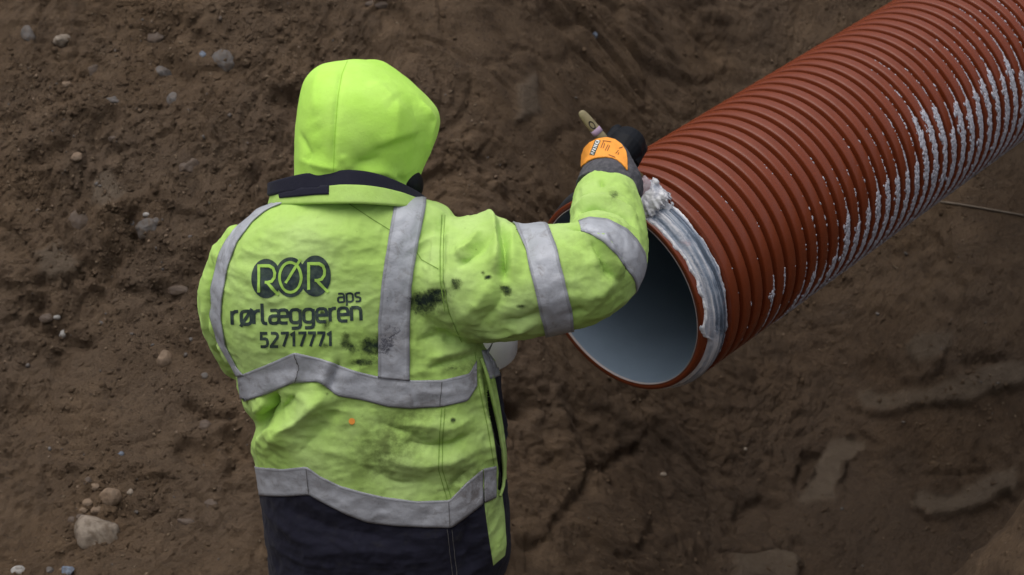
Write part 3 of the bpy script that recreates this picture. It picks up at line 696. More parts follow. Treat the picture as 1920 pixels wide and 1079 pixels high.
# --- printing on the back
def ribbon(polys, w, mapf, bvh, off, name, mat, par, step=.10):
    V, F = [], []
    for pl in polys:
        pl = np.array(pl, float); L = np.linalg.norm(np.diff(pl, axis=0), axis=1).sum()
        # subdivide keeping corners
        out = [pl[0]]
        for a_, b_ in zip(pl[:-1], pl[1:]):
            k = max(1, int(np.linalg.norm(b_-a_)/step)); out += [a_+(b_-a_)*(j+1)/k for j in range(k)]
        p = np.array(out); closed = np.linalg.norm(p[0]-p[-1]) < 1e-6; d = np.diff(p, axis=0); d /= np.linalg.norm(d, axis=1)[:, None]+1e-9
        nrm = np.c_[-d[:, 1], d[:, 0]]
        n0 = np.vstack([nrm[-1] if closed else nrm[0], nrm]); n1 = np.vstack([nrm, nrm[0] if closed else nrm[-1]])
        mi = n0+n1; mi /= np.maximum((mi*n0).sum(1), .55)[:, None]; mi *= 1
        base = len(V)
        if not closed:
            p[0] -= d[0]*0; 
        for q, m_ in zip(p, mi):
            for t in (-.5, 0, .5):
                x, y = mapf(q+m_*w*t); h, nn = cast(bvh, x, y); V.append((h+nn*off)[:])
        for i in range(len(p)-1):
            for j in (0, 1): F.append((base+i*3+j, base+i*3+j+1, base+i*3+j+4, base+i*3+j+3))
    return link(name, mesh_np(name, V, F), mat, par)
def rr(x0, y0, x1, y1, r=.28, n=5):
    o = []
    for cx, cy, a0 in ((x1-r, y1-r, 0), (x0+r, y1-r, 90), (x0+r, y0+r, 180), (x1-r, y0+r, 270)):
        o += [(cx+r*math.cos(math.radians(a0+90*k/n)), cy+r*math.sin(math.radians(a0+90*k/n))) for k in range(n+1)]
    return o+[o[0]]
GL = {'r': (.5, [[(0, 0), (0, 1.05)], [(0, .72), (.1, .9), (.25, 1), (.47, 1)]]),
      'ø': (.85, [rr(.05, 0, .8, 1), [(-.02, -.16), (.87, 1.16)]]),
      'l': (.42, [[(0, 1.55), (0, .25), (.08, .06), (.22, 0), (.36, 0)]]),
      'æ': (1.42, [[(.05, 1), (.45, 1), (.6, .95), (.68, .8), (.68, .2), (.75, .06), (.9, 0), (1.32, 0)], [(.68, .56), (.2, .56), (.06, .5), (0, .36), (0, .18), (.06, .05), (.2, 0), (.45, 0), (.6, .06), (.68, .2)], [(.68, .5), (1.36, .5), (1.36, .78), (1.28, .94), (1.12, 1), (.9, 1), (.75, .95), (.68, .8)]]),
      'g': (.85, [rr(0, 0, .72, 1), [(.72, 1), (.72, -.2), (.65, -.36), (.5, -.42), (.06, -.42)]]),
      'e': (.84, [[(0, .5), (.72, .5), (.72, .76), (.65, .93), (.5, 1), (.22, 1), (.07, .93), (0, .76), (0, .24), (.07, .07), (.22, 0), (.66, 0)]]),
      'n': (.82, [[(0, 0), (0, 1.03)], [(0, 1), (.46, 1), (.62, .93), (.69, .76), (.69, 0)]]),
      'a': (.84, [[(.05, 1), (.48, 1), (.63, .93), (.7, .76), (.7, 0)], rr(0, 0, .7, .58, .2)]),
      'p': (.86, [[(0, 1.03), (0, -.45)], rr(0, 0, .72, 1)]),
      's': (.68, [[(.55, 1), (.16, 1), (.03, .93), (0, .8), (.03, .62), (.15, .53), (.42, .47), (.54, .38), (.57, .22), (.53, .07), (.42, 0), (.0, 0)]]),
      '5': (.66, [[(.54, 1), (.05, 1), (.05, .58), (.36, .58), (.5, .52), (.56, .38), (.56, .2), (.5, .06), (.36, 0), (0, 0)]]),
      '2': (.68, [[(.02, 1), (.36, 1), (.5, .95), (.56, .83), (.55, .68), (.04, .04), (.04, 0), (.6, 0)]]),
      '7': (.62, [[(0, 1), (.54, 1), (.54, .92), (.2, 0)]]), '1': (.50, [[(.02, .84), (.28, 1), (.28, 0)]]),
      'N': (.72, [[(0, 0), (0, 1), (.55, 0), (.55, 1)]]), 'I': (.25, [[(.05, 0), (.05, 1)]]), 'X': (.65, [[(0, 0), (.5, 1)], [(0, 1), (.5, 0)]]), 'O': (.6, [rr(0, 0, .55, 1, .25)])}
def text(s, p0, p1, h, w, bvh=None, off=.0012, name='printed_lettering', mat=None, par=None):
    """baseline from pixel p0 to p1, x-height h pixels"""
    x = 0; polys = []
    for ch in s:
        adv, g = GL[ch]; polys += [[(q[0]+x, q[1]) for q in pl] for pl in g]; x += adv+.14
    x -= .26; p0 = np.array(p0, float); d = np.array(p1, float)-p0; sc = d/x; up = np.array([d[1], -d[0]])/np.linalg.norm(d)*h
    return ribbon(polys, w, lambda q: p0+sc*q[0]+up*q[1], bvh or JB, off, name, mat or M_INK, par or jacket)
text('rørlæggeren', (436, 609), (677, 601), 24.5, .25)
text('aps', (634, 567), (676, 565), 16, .23)
text('52717771', (489, 650), (622, 649), 25, .22)
def disc(cx, cy, rx, ry, off, name, mat, bvh, par, nr=9, na=48):
    V = [tuple(cast(bvh, cx, cy)[0]+cast(bvh, cx, cy)[1]*off)]; F = []
    for i in range(1, nr+1):
        for k in range(na):
            a_ = 2*math.pi*k/na; h_, nn = cast(bvh, cx+rx*i/nr*math.cos(a_), cy+ry*i/nr*math.sin(a_)); V.append((h_+nn*off)[:])
    for k in range(na):
        F.append((0, 1+k, 1+(k+1) % na))
        for i in range(nr-1): F.append((1+i*na+k, 1+(i+1)*na+k, 1+(i+1)*na+(k+1) % na, 1+i*na+(k+1) % na))
    return link(name, mesh_np(name, V, F), mat, par)
for i, (x, y, rx, ry) in enumerate([(499.5, 522.5, 28, 37), (545, 520, 29, 37.5), (591.5, 517.5, 29, 38.5)]): disc(x, y, rx, ry, .0010+.0004*i, 'printed_roundel', M_INK, JB, jacket)
def emblem(c, polys, w, off):
    return ribbon(polys, w, lambda q: (c[0]+q[0], c[1]-q[1]), JB, off, 'printed_letter', M_INKLIME, jacket, 3)
Rg = lambda: [[(-15, -26), (-15, 23), (5, 23), (12, 19), (15, 10), (14, 1), (9, -6), (2, -8), (-4, -8)], [(0, -8), (22, -31)]]
emblem((501, 522), Rg(), 5.2, .0026); emblem((594, 517.5), Rg(), 5.4, .0032)
th_ = np.linspace(0, 2*math.pi, 40); emblem((545, 520), [[(20*math.cos(t), 28*math.sin(t)) for t in th_], [(-9, -11), (19, 34)]], 5.2, .0030)
disc(660, 790, 6, 6, .0015, 'laser_spot', M_DOT, JB, jacket, 2, 20)  # light of a laser dot on the cloth, painted as an orange disc

# --- hood
def hood():
    rows = [(111, 668, 700, 4.425, .03), (113, 646, 712, 4.39, .10), (118, 612, 724, 4.350, .18), (126, 593, 736, 4.315, .245), (137, 580, 750, 4.290, .29), (152, 570, 768, 4.268, .32), (168, 565, 786, 4.252, .335), (184, 561, 803, 4.243, .345), (203, 557, 818, 4.238, .35),
            (218, 555, 824, 4.237, .35), (238, 553, 824, 4.238, .35), (262, 552, 817, 4.243, .345), (285, 552, 809, 4.252, .335), (305, 552, 801, 4.262, .325), (325, 552, 792, 4.272, .31), (348, 553, 783, 4.285, .29), (372, 560, 774, 4.30, .26), (400, 575, 760, 4.32, .22)]
    rs = spline(rows, 70); u = np.linspace(0, 2*math.pi, N_RING, endpoint=False); rings = []
    for py, xl, xr, db, th in rs:
        cx, hw, hd = (xl+xr)/2, (xr-xl)/2, th/2; c, s = np.cos(u), np.sin(u); ex = 2/2.25
        X = cx+hw*np.sign(c)*np.abs(c)**ex; D = db+hd-hd*np.sign(s)*np.abs(s)**ex
        # the side towards the face lies deeper: the hood points right and away
        D = D + .05*np.clip(c, -1, 1)
        rings.append([P(x, py, d)[:] for x, d in zip(X, D)])
    return loft(rings)
v, f = hood(); HD = remesh(v, f, .004); smooth_mesh(HD, 12, .6); HB0 = bvh_of(HD)
folds(HD, HB0, [([(660, 310), (690, 304), (720, 297)], .020, -.006), ([(675, 325), (720, 322), (760, 345)], .014, .005), ([(745, 180), (742, 230), (735, 280)], .03, .004), ([(770, 180), (790, 240), (775, 320)], .03, -.004),
                ([(790, 190), (812, 225), (800, 290)], .014, .006), ([(590, 230), (605, 270), (590, 300)], .03, -.003), ([(648, 114), (638, 150), (630, 210), (626, 270), (625, 320)], .006, -.004), ([(560, 300), (600, 312), (640, 318)], .012, .004), ([(700, 150), (740, 190)], .03, .004), ([(740, 330), (765, 345)], .01, -.005), ([(560, 250), (580, 290), (575, 315)], .012, -.004), ([(600, 130), (590, 170), (592, 220)], .02, .003), ([(690, 290), (740, 270), (790, 262)], .016, -.004), ([(700, 275), (745, 255), (795, 245)], .016, .003), ([(640, 290), (655, 320)], .010, .003)])
a = co_of(HD); n = nrm_of(HD); set_co(HD, a+n*(.003*fbm(a*9, 3, 81))[:, None]); smooth_mesh(HD, 2, .4); HB = bvh_of(HD)
# face opening, turned to the pipe and away from the camera
HC = P(690, 250, 4.42); FACE = (Vector((1, 0, 0))*.62 + FWD*.74 - UPV*.18).normalized()
import bmesh
bm = bmesh.new(); bm.from_mesh(HD)
kill = [fc for fc in bm.faces if (fc.calc_center_median()-HC).normalized().dot(FACE) > .80]
bmesh.ops.delete(bm, geom=kill, context='FACES'); bm.to_mesh(HD); bm.free()
hood_o = link('hood', HD, M_HOOD, person); md = hood_o.modifiers.new('thick', 'SOLIDIFY'); md.thickness = .006; md.offset = -1
tag(hood_o, 'bright lime fleece hood pulled over the head')
seam([(652, 113), (641, 140), (634, 180), (629, 240), (625, 322)], 2.0, HB, hood_o, M_SEAM_H, off=.0006)
# --- collar
def collar(name, mat, top, bot, r_top, r_bot, thick, par):
    """top/bot: py at (left, back, right, front)"""
    n = 120; V = []
    for lvl in range(7):
        t = lvl/6; 
        for k in range(n):
            u = 2*math.pi*k/n; c, s = math.cos(u), math.sin(u)
            def ht_(q):  # left u=180, back u=90, right 0, front 270
                l, b, r_, fr = q; w = [max(0, -c)**2, max(0, s)**2, max(0, c)**2, max(0, -s)**2]; return w[0]*l+w[1]*b+w[2]*r_+w[3]*fr
            py = ht_(top)*(1-t)+ht_(bot)*t; hw = (r_top[0]*(1-t)+r_bot[0]*t); hd = r_top[1]*(1-t)+r_bot[1]*t
            cx = r_top[2]*(1-t)+r_bot[2]*t
            V.append(P(cx+hw*c, py, 4.425-hd*s + .006*math.sin(3*u+1))[:])
    me = mesh_np(name, V, grid_faces(n, 7, True)); a = co_of(me); nn = nrm_of(me); set_co(me, a+nn*(.0025*fbm(a*9, 3, 19))[:, None])
    for k in ('stain', 'grime', 'navy', 'gap'): attr(me, k, np.full(len(a), .12 if k == 'grime' else (-3 if k in ('navy', 'gap') else 0)))
    o = link(name, me, mat, par); md = o.modifiers.new('t', 'SOLIDIFY'); md.thickness = thick; md.offset = 0; s = o.modifiers.new('s', 'SUBSURF'); s.levels = s.render_levels = 1; return o
col_o = collar('collar', M_NAVY, (342, 319, 370, 358), (369, 355, 388, 372), (139, .156, 650), (143, .167, 652), .020, person)
band_o = collar('collar_band', M_JACKET, (362, 346, 380, 372), (386, 382, 398, 392), (142, .172, 654), (150, .186, 656), .010, col_o)
# dark label on the collar band
dg = bpy.context.evaluated_depsgraph_get(); dg.update()
cb_me = bpy.data.meshes.new_from_object(band_o.evaluated_get(dg)); CBV = bvh_of(cb_me)
tape([(522, 354), (560, 350), (590, 349), (617, 349)], [(525, 372), (560, 369), (590, 366), (617, 365)], 30, 6, 0, 0, .003, 'collar_label', M_NAVY, CBV, col_o)
# --- head, neck and body (one continuous surface)
def ell(c, ax, n=24, m=16):
    """ellipsoid from centre and three half-axis vectors"""
    rings = []
    for i in range(1, m):
        th = math.pi*i/m; rings.append([(c+ax[0]*(math.sin(th)*math.cos(p))+ax[1]*(math.sin(th)*math.sin(p))+ax[2]*math.cos(th))[:] for p in np.linspace(0, 2*math.pi, n, endpoint=False)])
    return loft(rings)
hc = P(680, 250, 4.42); hu = (UPV*.8+Vector((0, 0, 1))*.4).normalized(); hf = (FACE-hu*FACE.dot(hu)).normalized(); hr = hf.cross(hu)
parts = [ell(hc, (hr*.075, hf*.092, hu*.112)), ell(hc+hf*.03-hu*.055, (hr*.052, hf*.062, hu*.06))]
parts += [tube([hc+hf*.085+hu*.02, hc+hf*.108-hu*.015, hc+hf*.094-hu*.03], [.009, .014, .010], 12)]                         # nose
parts += [tube([hc+hf*.078+hr*x-hu*.063, hc+hf*.090-hu*.062, hc+hf*.078-hr*x-hu*.063], [.006, .009, .006], 10) for x in (.022,)]  # lips
parts += [ell(hc+hr*(sx*.077)-hu*.01-hf*.005, (hr*.010, hf*.018, hu*.030), 12, 8) for sx in (-1, 1)]
parts += [ell(hc+hf*.076+hr*(sx*.032)+hu*.026, (hr*.020, hf*.012, hu*.008), 12, 8) for sx in (-1, 1)]                          # brows
chest = P(655, 520, 4.42); pelvis = Vector((-.31, 3.545, .86))
neck = P(655, 380, 4.43); parts += [tube([hc-hu*.05, neck, neck.lerp(chest, .3)], [.058, .062, .085], 20)]
parts += [tube([neck.lerp(chest, .25), chest, chest.lerp(pelvis, .6), pelvis], [.09, .115, .11, .11], 28)]
sh_r, sh_l = P(820, 500, 4.41), P(475, 470, 4.42)
ra = [P(x, y, d) for x, y, d, r in R_ARM]; la = [P(x, y, d) for x, y, d, r in L_ARM]
parts += [tube([chest.lerp(sh_r, .3)]+ra[1:]+[P(1137, 322, 4.60)], [.07, .06, .056, .052, .048, .045, .042, .042, .042, .038, .034, .030], 18)]
parts += [tube([chest.lerp(sh_l, .3)]+la, [.07]+[.045, .045, .043, .042, .042, .042, .038, .034, .030], 18)]
hipx = (.095, -.095)
feet = [Vector((-.31+s*.13, 3.46+.06*(s > 0), 0)) for s in (1, -1)]
for s, ft in zip((1, -1), feet):
    hp = pelvis+Vector((s*.085, 0, -.03)); kn = Vector(((hp.x+ft.x)/2+s*.01, 3.56, .46)); parts += [tube([hp, hp.lerp(kn, .5), kn, kn.lerp(ft, .45), ft+Vector((0, 0, .08))], [.085, .075, .058, .055, .042], 18)]
v, f = join(parts); BD = remesh(v, f, .006); smooth_mesh(BD, 3, .5); body = link('body', BD, M_SKIN, person)
for s in (-1, 1):
    vv, ff = ell(hc+hf*.083+hr*(s*.032)+hu*.012, (hr*.012, hf*.009, hu*.008), 12, 8); link('eye', mesh_np('eye', vv, ff), M_WHITEPRINT, body)
vv, ff = tube([hc-hu*.085+hf*.03, neck+UPV*.03, neck-UPV*.02], [.082, .092, .10], 28); nw = mesh_np('neck_warmer', *join([(vv, ff), ell(P(770, 347, 4.43), (Vector((.030, 0, 0)), FWD*.05, UPV*.038))])); link('neck_warmer', nw, M_GLOVE, person)
vv, ff = ell(hc-hf*.018+hu*.02, (hr*.082, hf*.092, hu*.112)); link('hair', mesh_np('hair', vv, ff), M_TROUSER, body)
# trousers and boots
parts = [tube([pelvis+Vector((0, .02, .08)), pelvis, pelvis-Vector((0, 0, .06))], [.12, .135, .145], 30)]
for s, ft in zip((1, -1), feet):
    hp = pelvis+Vector((s*.085, 0, -.03)); kn = Vector(((hp.x+ft.x)/2+s*.01, 3.56, .46)); parts += [tube([hp, hp.lerp(kn, .5), kn, kn.lerp(ft, .4), Vector((ft.x, ft.y, .24))], [.125, .115, .095, .09, .088], 24)]
v, f = join(parts); TR = remesh(v, f, .008); smooth_mesh(TR, 6, .5); a = co_of(TR); set_co(TR, a+nrm_of(TR)*(.006*fbm(a*np.array([14, 14, 9]), 3, 5))[:, None]); link('trousers', TR, M_TROUSER, person)
for s, ft in zip((1, -1), feet):
    v, f = join([tube([ft+Vector((0, .0, .36)), ft+Vector((0, 0, .2)), ft+Vector((0, .0, .07))], [.082, .075, .062], 24), ell(ft+Vector((s*.01, .08, .045)), (Vector((.052, 0, 0)), Vector((0, .15, 0)), Vector((0, 0, .05)))), tube([ft+Vector((0, -.055, .02)), ft+Vector((s*.012, .19, .02))], [.045, .045], 16)])
    B = remesh(v, f, .007); a = co_of(B); a[:, 2] = np.maximum(a[:, 2], -.012); set_co(B, a); smooth_mesh(B, 3, .4); link('boot', B, M_BOOT, person)
# --- cuff, gloves
v, f = join([tube([P(1138, 362, 4.56), P(1144, 345, 4.575), P(1142, 322, 4.60), P(1138, 300, 4.615), P(1137, 288, 4.63)], [62*4.57/FPX, 62*4.57/FPX, 53*4.6/FPX, 43*4.62/FPX, 36*4.63/FPX], 36)])
CF = remesh(v, f, .003); smooth_mesh(CF, 5, .5); a = co_of(CF); set_co(CF, a+nrm_of(CF)*(.0035*fbm(a*30, 3, 9))[:, None]); cuff = link('cuff', CF, M_GREY, person); tag(cuff, 'dark grey knitted cuff')
def fist(origin, X, Y, Zv, sc):
    """X to little finger, Y to knuckles, Zv out of the back of the hand"""
    T = lambda x, y, z: origin + X*(x*sc)+Y*(y*sc)+Zv*(z*sc)
    ps = [tube([T(0, -.012, 0), T(0, .02, .001), T(.002, .055, .003), T(.004, .085, 0)], [.030*sc, .036*sc, .042*sc, .036*sc], 22)]
    ps += [tube([T(x, .03, -.002), T(x, .085+dy, .002)], [.018*sc, .0145*sc], 14) for x, dy in ((-.033, 0), (-.011, .006), (.011, .002), (.032, -.008))]
    for x, dy, l in ((-.034, 0, 1.0), (-.0115, .006, 1.08), (.0115, .002, 1.0), (.034, -.008, .85)):
        ps += [tube([T(x, .080+dy, 0), T(x, .094+dy, -.010), T(x*.97, .100+dy, -.034*l), T(x*.94, .080+dy, -.056*l), T(x*.9, .055, -.052*l), T(x*.9, .042, -.040)], [.0138*sc, .0132*sc, .0116*sc, .0112*sc, .0105*sc, .0090*sc], 14)]
    ps += [tube([T(-.030, .012, -.008), T(-.050, .032, -.022), T(-.054, .058, -.040), T(-.036, .078, -.058), T(-.018, .084, -.062)], [.017*sc, .0165*sc, .014*sc, .0125*sc, .010*sc], 14)]
    return join(ps)
Yr = (P(1172, 258, 4.655)-P(1137, 312, 4.60)).normalized(); Xr = (P(1200, 318, 4.625)-P(1108, 272, 4.625)); Xr = (Xr-Yr*Xr.dot(Yr)).normalized(); Zr = Xr.cross(Yr)
if Zr.dot(FWD) > 0: Zr = -Zr
v, f = fist(P(1150, 308, 4.628), Xr, Yr, Zr, 1.10)
GLV = remesh(v, f, .0020); smooth_mesh(GLV, 2, .5); glove = link('glove', GLV, M_GLOVE, person); tag(glove, 'black work glove with an orange back')
GB = bvh_of(GLV)
# orange back panel: a shell over the back of the hand
A_ = [(1090, 306), (1091, 292), (1096, 278), (1106, 268), (1120, 261), (1138, 258), (1154, 262), (1166, 271), (1174, 283), (1176, 298), (1176, 314)]
B_ = [(1090, 314), (1096, 308), (1104, 302), (1114, 298), (1124, 296), (1136, 295), (1148, 297), (1158, 301), (1166, 307), (1172, 314), (1176, 320)]
def panel():
    nu, nv = 44, 16; A = polyres(A_, nu); B = polyres(B_, nu); V = []
    for p, q in zip(A, B):
        for t in np.linspace(0, 1, nv):
            x, y = p+(q-p)*t; h_ = GB.ray_cast(CAM, raydir(x, y)); h2 = CFB.ray_cast(CAM, raydir(x, y))
            ds = [(k[0]-CAM).dot(FWD) for k in (h_, h2) if k[0] is not None]
            V.append([x, y, min(ds) if ds else np.nan])
    V = np.array(V).reshape(nu, nv, 3); D = V[:, :, 2]; D[np.isnan(D)] = np.nanmax(D)
    for _ in range(30):
        Q = np.pad(D, 1, mode='edge'); D = np.minimum(V[:, :, 2], (Q[:-2, 1:-1]+Q[2:, 1:-1]+Q[1:-1, :-2]+Q[1:-1, 2:])/4)
    return [P(x, y, d-.0035)[:] for (x, y, _), d in zip(V.reshape(-1, 3), D.ravel())], grid_faces(nv, nu)
CFB = bvh_of(CF)
v, f = panel(); OP = mesh_np('back_panel', v, f); op = link('back_panel', OP, M_ORANGE, glove); md = op.modifiers.new('t', 'SOLIDIFY'); md.thickness = .004; md.offset = 0
OB = bvh_of(OP)
def quad_patch(c4, name, mat, bvh, off, par, n=6):
    c = np.array(c4, float); V = []
    for s in np.linspace(0, 1, n):
        for t in np.linspace(0, 1, n):
            q = (c[0]*(1-s)+c[1]*s)*(1-t)+(c[3]*(1-s)+c[2]*s)*t; h_, nn = cast(bvh, *q, 4.62); nn = nn if nn.dot(FWD) < 0 else -nn; V.append((h_+nn*off)[:])
    return link(name, mesh_np(name, V, grid_faces(n, n)), mat, par)
quad_patch([(1106.5, 291), (1117.5, 264), (1126.5, 265.5), (1115, 293)], 'printed_badge', M_INK, OB, .0028, op)
def gtext(s, p0, p1, h_, w, mat, off):
    x = 0; polys = []
    for ch in s:
        adv, g = GL[ch]; polys += [[(q[0]+x, q[1]) for q in pl] for pl in g]; x += adv+.14
    x -= .2; p0 = np.array(p0, float); d = np.array(p1, float)-p0; up = np.array([d[1], -d[0]])/np.linalg.norm(d)*h_
    V, F = [], []
    def mf(q): return p0+d/x*q[0]+up*q[1]
    for pl in polys:
        p = np.array(pl, float); dd = np.gradient(p, axis=0); dd /= np.linalg.norm(dd, axis=1)[:, None]+1e-9; nn2 = np.c_[-dd[:, 1], dd[:, 0]]; b0 = len(V)
        for q, m_ in zip(p, nn2):
            for t in (-.5, .5):
                h1, nn = cast(OB, *mf(q+m_*w*t), 4.62); nn = nn if nn.dot(FWD) < 0 else -nn; V.append((h1+nn*off)[:])
        F += [(b0+2*i, b0+2*i+1, b0+2*i+3, b0+2*i+2) for i in range(len(p)-1)]
    link('printed_lettering', mesh_np('printed_lettering', V, F), mat, op)
gtext('NIXO', (1114, 291), (1124.5, 267.5), 5.2, .24, M_WHITEPRINT, .0036)
for (x0, y0, x1, y1) in [(1127, 279, 1132, 267), (1131, 280, 1134, 271), (1135, 284, 1140, 273), (1138.5, 285, 1143, 275), (1130, 266, 1146, 268), (1154, 290, 1159, 284), (1160, 280, 1168, 277), (1141, 292, 1154, 297), (1158, 292, 1160, 288)]:
    d = np.array([x1-x0, y1-y0], float); nn2 = np.array([-d[1], d[0]])/np.linalg.norm(d)*.7
    quad_patch([(x0+nn2[0], y0+nn2[1]), (x1+nn2[0], y1+nn2[1]), (x1-nn2[0], y1-nn2[1]), (x0-nn2[0], y0-nn2[1])], 'printed_mark', M_FAINT, OB, .0030, op, 3)
# left hand, in front of the body on the bucket's handle
BK = P(896, 662, 4.93); BK_TOP = BK+Vector((0, 0, .215))
HL = P(775, 562, 4.945); grip = BK_TOP+Vector((-.035, 0, .085)); Yl = (grip-HL).normalized(); Zl = (Vector((0, 0, 1))-Yl*Yl.z).normalized(); Xl = Yl.cross(Zl)
v, f = join([fist(grip-Yl*.085-Zl*(-.045), Xl, Yl, Zl, 1.02), tube([HL-Yl*.03, grip-Yl*.07+Zl*.042], [.04, .036], 20)]); GL2 = remesh(v, f, .003); smooth_mesh(GL2, 3, .5); gl2 = link('glove', GL2, M_GLOVE, person)

# ------------------------------------------------------------------ bucket
bucket = empty('bucket', BK); tag(bucket, 'white plastic bucket held in front of the jacket', 'bucket')
def rev(prof, c, n=48):
    V = []
    for r, z in prof: V += [(c[0]+r*math.cos(t), c[1]+r*math.sin(t), c[2]+z) for t in np.linspace(0, 2*math.pi, n, endpoint=False)]
    return V, grid_faces(n, len(prof), True)
v, f = rev([(.001, .004), (.090, .004), (.0985, .006), (.1015, .012), (.112, .215), (.109, .215), (.098, .016), (.001, .012)], BK); link('pail', mesh_np('pail', v, f), M_BUCKET, bucket)
v, f = rev([(.111, .195), (.117, .196), (.118, .214), (.112, .219), (.109, .215)], BK); link('rim', mesh_np('rim', v, f), M_BUCKET, bucket)
arc = [BK_TOP+Vector((math.cos(t)*.116, -.0, -.012+math.sin(t)*.10)) + Vector((-.035*math.sin(t), 0, 0)) for t in np.linspace(0, math.pi, 24)]
v, f = tube(arc, [.003]*24, 8); link('handle', mesh_np('handle', v, f), M_STEEL, bucket)
v, f = rev([(.001, .150), (.106, .152)], BK); link('grease_fill', mesh_np('grease_fill', v, f), M_RESIDUE, bucket)

# ------------------------------------------------------------------ brush
brush = empty('brush', P(1160, 300, 4.68)); tag(brush, 'wooden-handled brush loaded with white grease, gripped in the black glove', 'brush')
bpy.context.view_layer.update()
B0, B1 = P(1088, 209, 4.635), P(1238, 392, 4.70); bd = (B1-B0).normalized(); bl = (B1-B0).length
bw = (bd.cross(FWD)).normalized(); bn = bw.cross(bd)
def flatbar(stations, hole=None):
    """stations: (t along, half width, half thick)"""
    rings = []
    for t, w, th in stations:
        rings.append([(B0+bd*t+bw*(w*math.copysign(abs(math.cos(u))**.75, math.cos(u)))+bn*(th*math.copysign(abs(math.sin(u))**.75, math.sin(u))))[:] for u in np.linspace(0, 2*math.pi, 20, endpoint=False)])
    return loft(rings)
v, f = flatbar([(0, .004, .004), (.003, .008, .006), (.010, .0105, .0075), (.025, .0118, .008), (.045, .0125, .0085), (.060, .0125, .0085), (.075, .0125, .009), (.13, .013, .010), (.19, .0165, .010), (.22, .021, .009)])
link('handle', mesh_np('handle', v, f), M_WOOD, brush)
vv = []; n_ = 20
for r in (.0068, .0052, .001):
    vv += [(B0+bd*(.045+r*1.7*math.cos(u))+bw*(r*.9*math.sin(u))-bn*0 + (-FWD if bn.dot(FWD) > 0 else -FWD)*(.0088+.0006*(r > .006)-.003*(r < .004)))[:] for u in np.linspace(0, 2*math.pi, n_, endpoint=False)]
link('hanging_hole', mesh_np('hanging_hole', vv, grid_faces(n_, 3, True)), M_TROUSER, brush)
v, f = flatbar([(.056, .0126, .009), (.0565, .0134, .0098), (.070, .0136, .0100), (.0705, .0126, .009)]); link('lilac_band', mesh_np('lilac_band', v, f), M_LILAC, brush)
v, f = flatbar([(bl-.090, .020, .009), (bl-.089, .023, .011), (bl-.052, .027, .012), (bl-.051, .024, .010)]); link('ferrule', mesh_np('ferrule', v, f), M_FERR, brush)
# bristles clotted with grease, splayed on the rim
parts = []
for k in range(240):
    u, w = RNG.uniform(-1, 1), RNG.uniform(-1, 1); st_ = B0+bd*(bl-.058)+bw*(u*.023)+bn*(w*.010)
    L = RNG.uniform(.036, .060); sp = u*.45+RNG.normal(0, .22)
    en = st_+bd*L+bw*(sp*.034)+bn*(w*.012+RNG.normal(0, .004)) - FWD*(.006*(1-u*u)); mid = st_.lerp(en, .5)-FWD*.006
    parts.append(tube([st_, mid, en], [.0026, .0036, .0022], 6))
C = np.array([(B0+bd*(bl-RNG.uniform(-.014, .070))+bw*RNG.uniform(-.034, .034)-FWD*RNG.uniform(-.004, .008))[:] for _ in range(260)]); E = RNG.uniform(.0025, .0065, 260)
parts.append(blobs(C, np.array(bd)[None]*E[:, None]*1.8, np.array(bw)[None]*E[:, None], np.array(bn)[None]*E[:, None]*.6, .3))
v, f = join(parts); BR = remesh(v, f, .0021); smooth_mesh(BR, 4, .5); a = co_of(BR); set_co(BR, a+nrm_of(BR)*(.0022*fbm(a*np.array([70, 70, 70]), 3, 77))[:, None])
attr(BR, 'streak', np.clip(.80+.30*fbm(a*60, 3, 5), .3, 1)); tag(link('bristles', BR, M_GREASE, brush), 'bristles clotted with white grease')

# ------------------------------------------------------------------ stones
def make_stone(px, py, wpx, hpx, rot, mat, label, angular=.5, sink=.25, seed=0, group='stones bedded in the soil', name='stone'):
    h_, nn = on_ground(px, py)
    d = (h_-CAM).dot(FWD); sx, sy = wpx/2*d/FPX, hpx/2*d/FPX
    rng = np.random.default_rng(seed); n, m = 40, 26
    th = np.linspace(.02, math.pi-.02, m); ph = np.linspace(0, 2*math.pi, n, endpoint=False); TH, PH = np.meshgrid(th, ph, indexing='ij')
    D = np.stack([np.sin(TH)*np.cos(PH), np.sin(TH)*np.sin(PH), np.cos(TH)], -1).reshape(-1, 3)
    r = np.ones(len(D))
    for _ in range(9):                                     # flats struck off the pebble
        q = rng.normal(size=3); q /= np.linalg.norm(q); c = (rng.uniform(.42, .78) if angular > .85 else rng.uniform(.62, .95)) if angular > .3 else rng.uniform(.82, 1.0)
        dq = D@q; r = np.where(dq > 0, np.minimum(r, c/np.maximum(dq, 1e-3)), r)
    r = r*(1+.09*fbm(D*1.7+seed, 3, seed)+.02*fbm(D*8+seed, 3, seed+3)); L = D*r[:, None]
    right = Vector((1, 0, 0)); nrm = (nn*.55-FWD*.45).normalized(); right = (right-nrm*right.dot(nrm)).normalized(); upp = nrm.cross(right)
    c_, s_ = math.cos(rot), math.sin(rot); e1 = right*c_+upp*s_; e2 = upp*c_-right*s_; sz = min(sx, sy)*(.55 if angular < .3 else .8)
    c0 = h_ - nrm*(sz*sink)
    L = L[:, :1]*np.array(e1)*sx + L[:, 1:2]*np.array(e2)*sy + L[:, 2:]*np.array(nrm)*sz
    f = [tuple(q) for q in grid_faces(n, m, True)]; v = np.vstack([L, L[:n].mean(0), L[-n:].mean(0)])
    f += [(len(v)-2, (i+1) % n, i) for i in range(n)]+[(len(v)-1, (m-1)*n+i, (m-1)*n+(i+1) % n) for i in range(n)]
    o = link(name, mesh_np(name, v, f), M_ST[mat], None, c0); tag(o, label, 'stone', group); return o
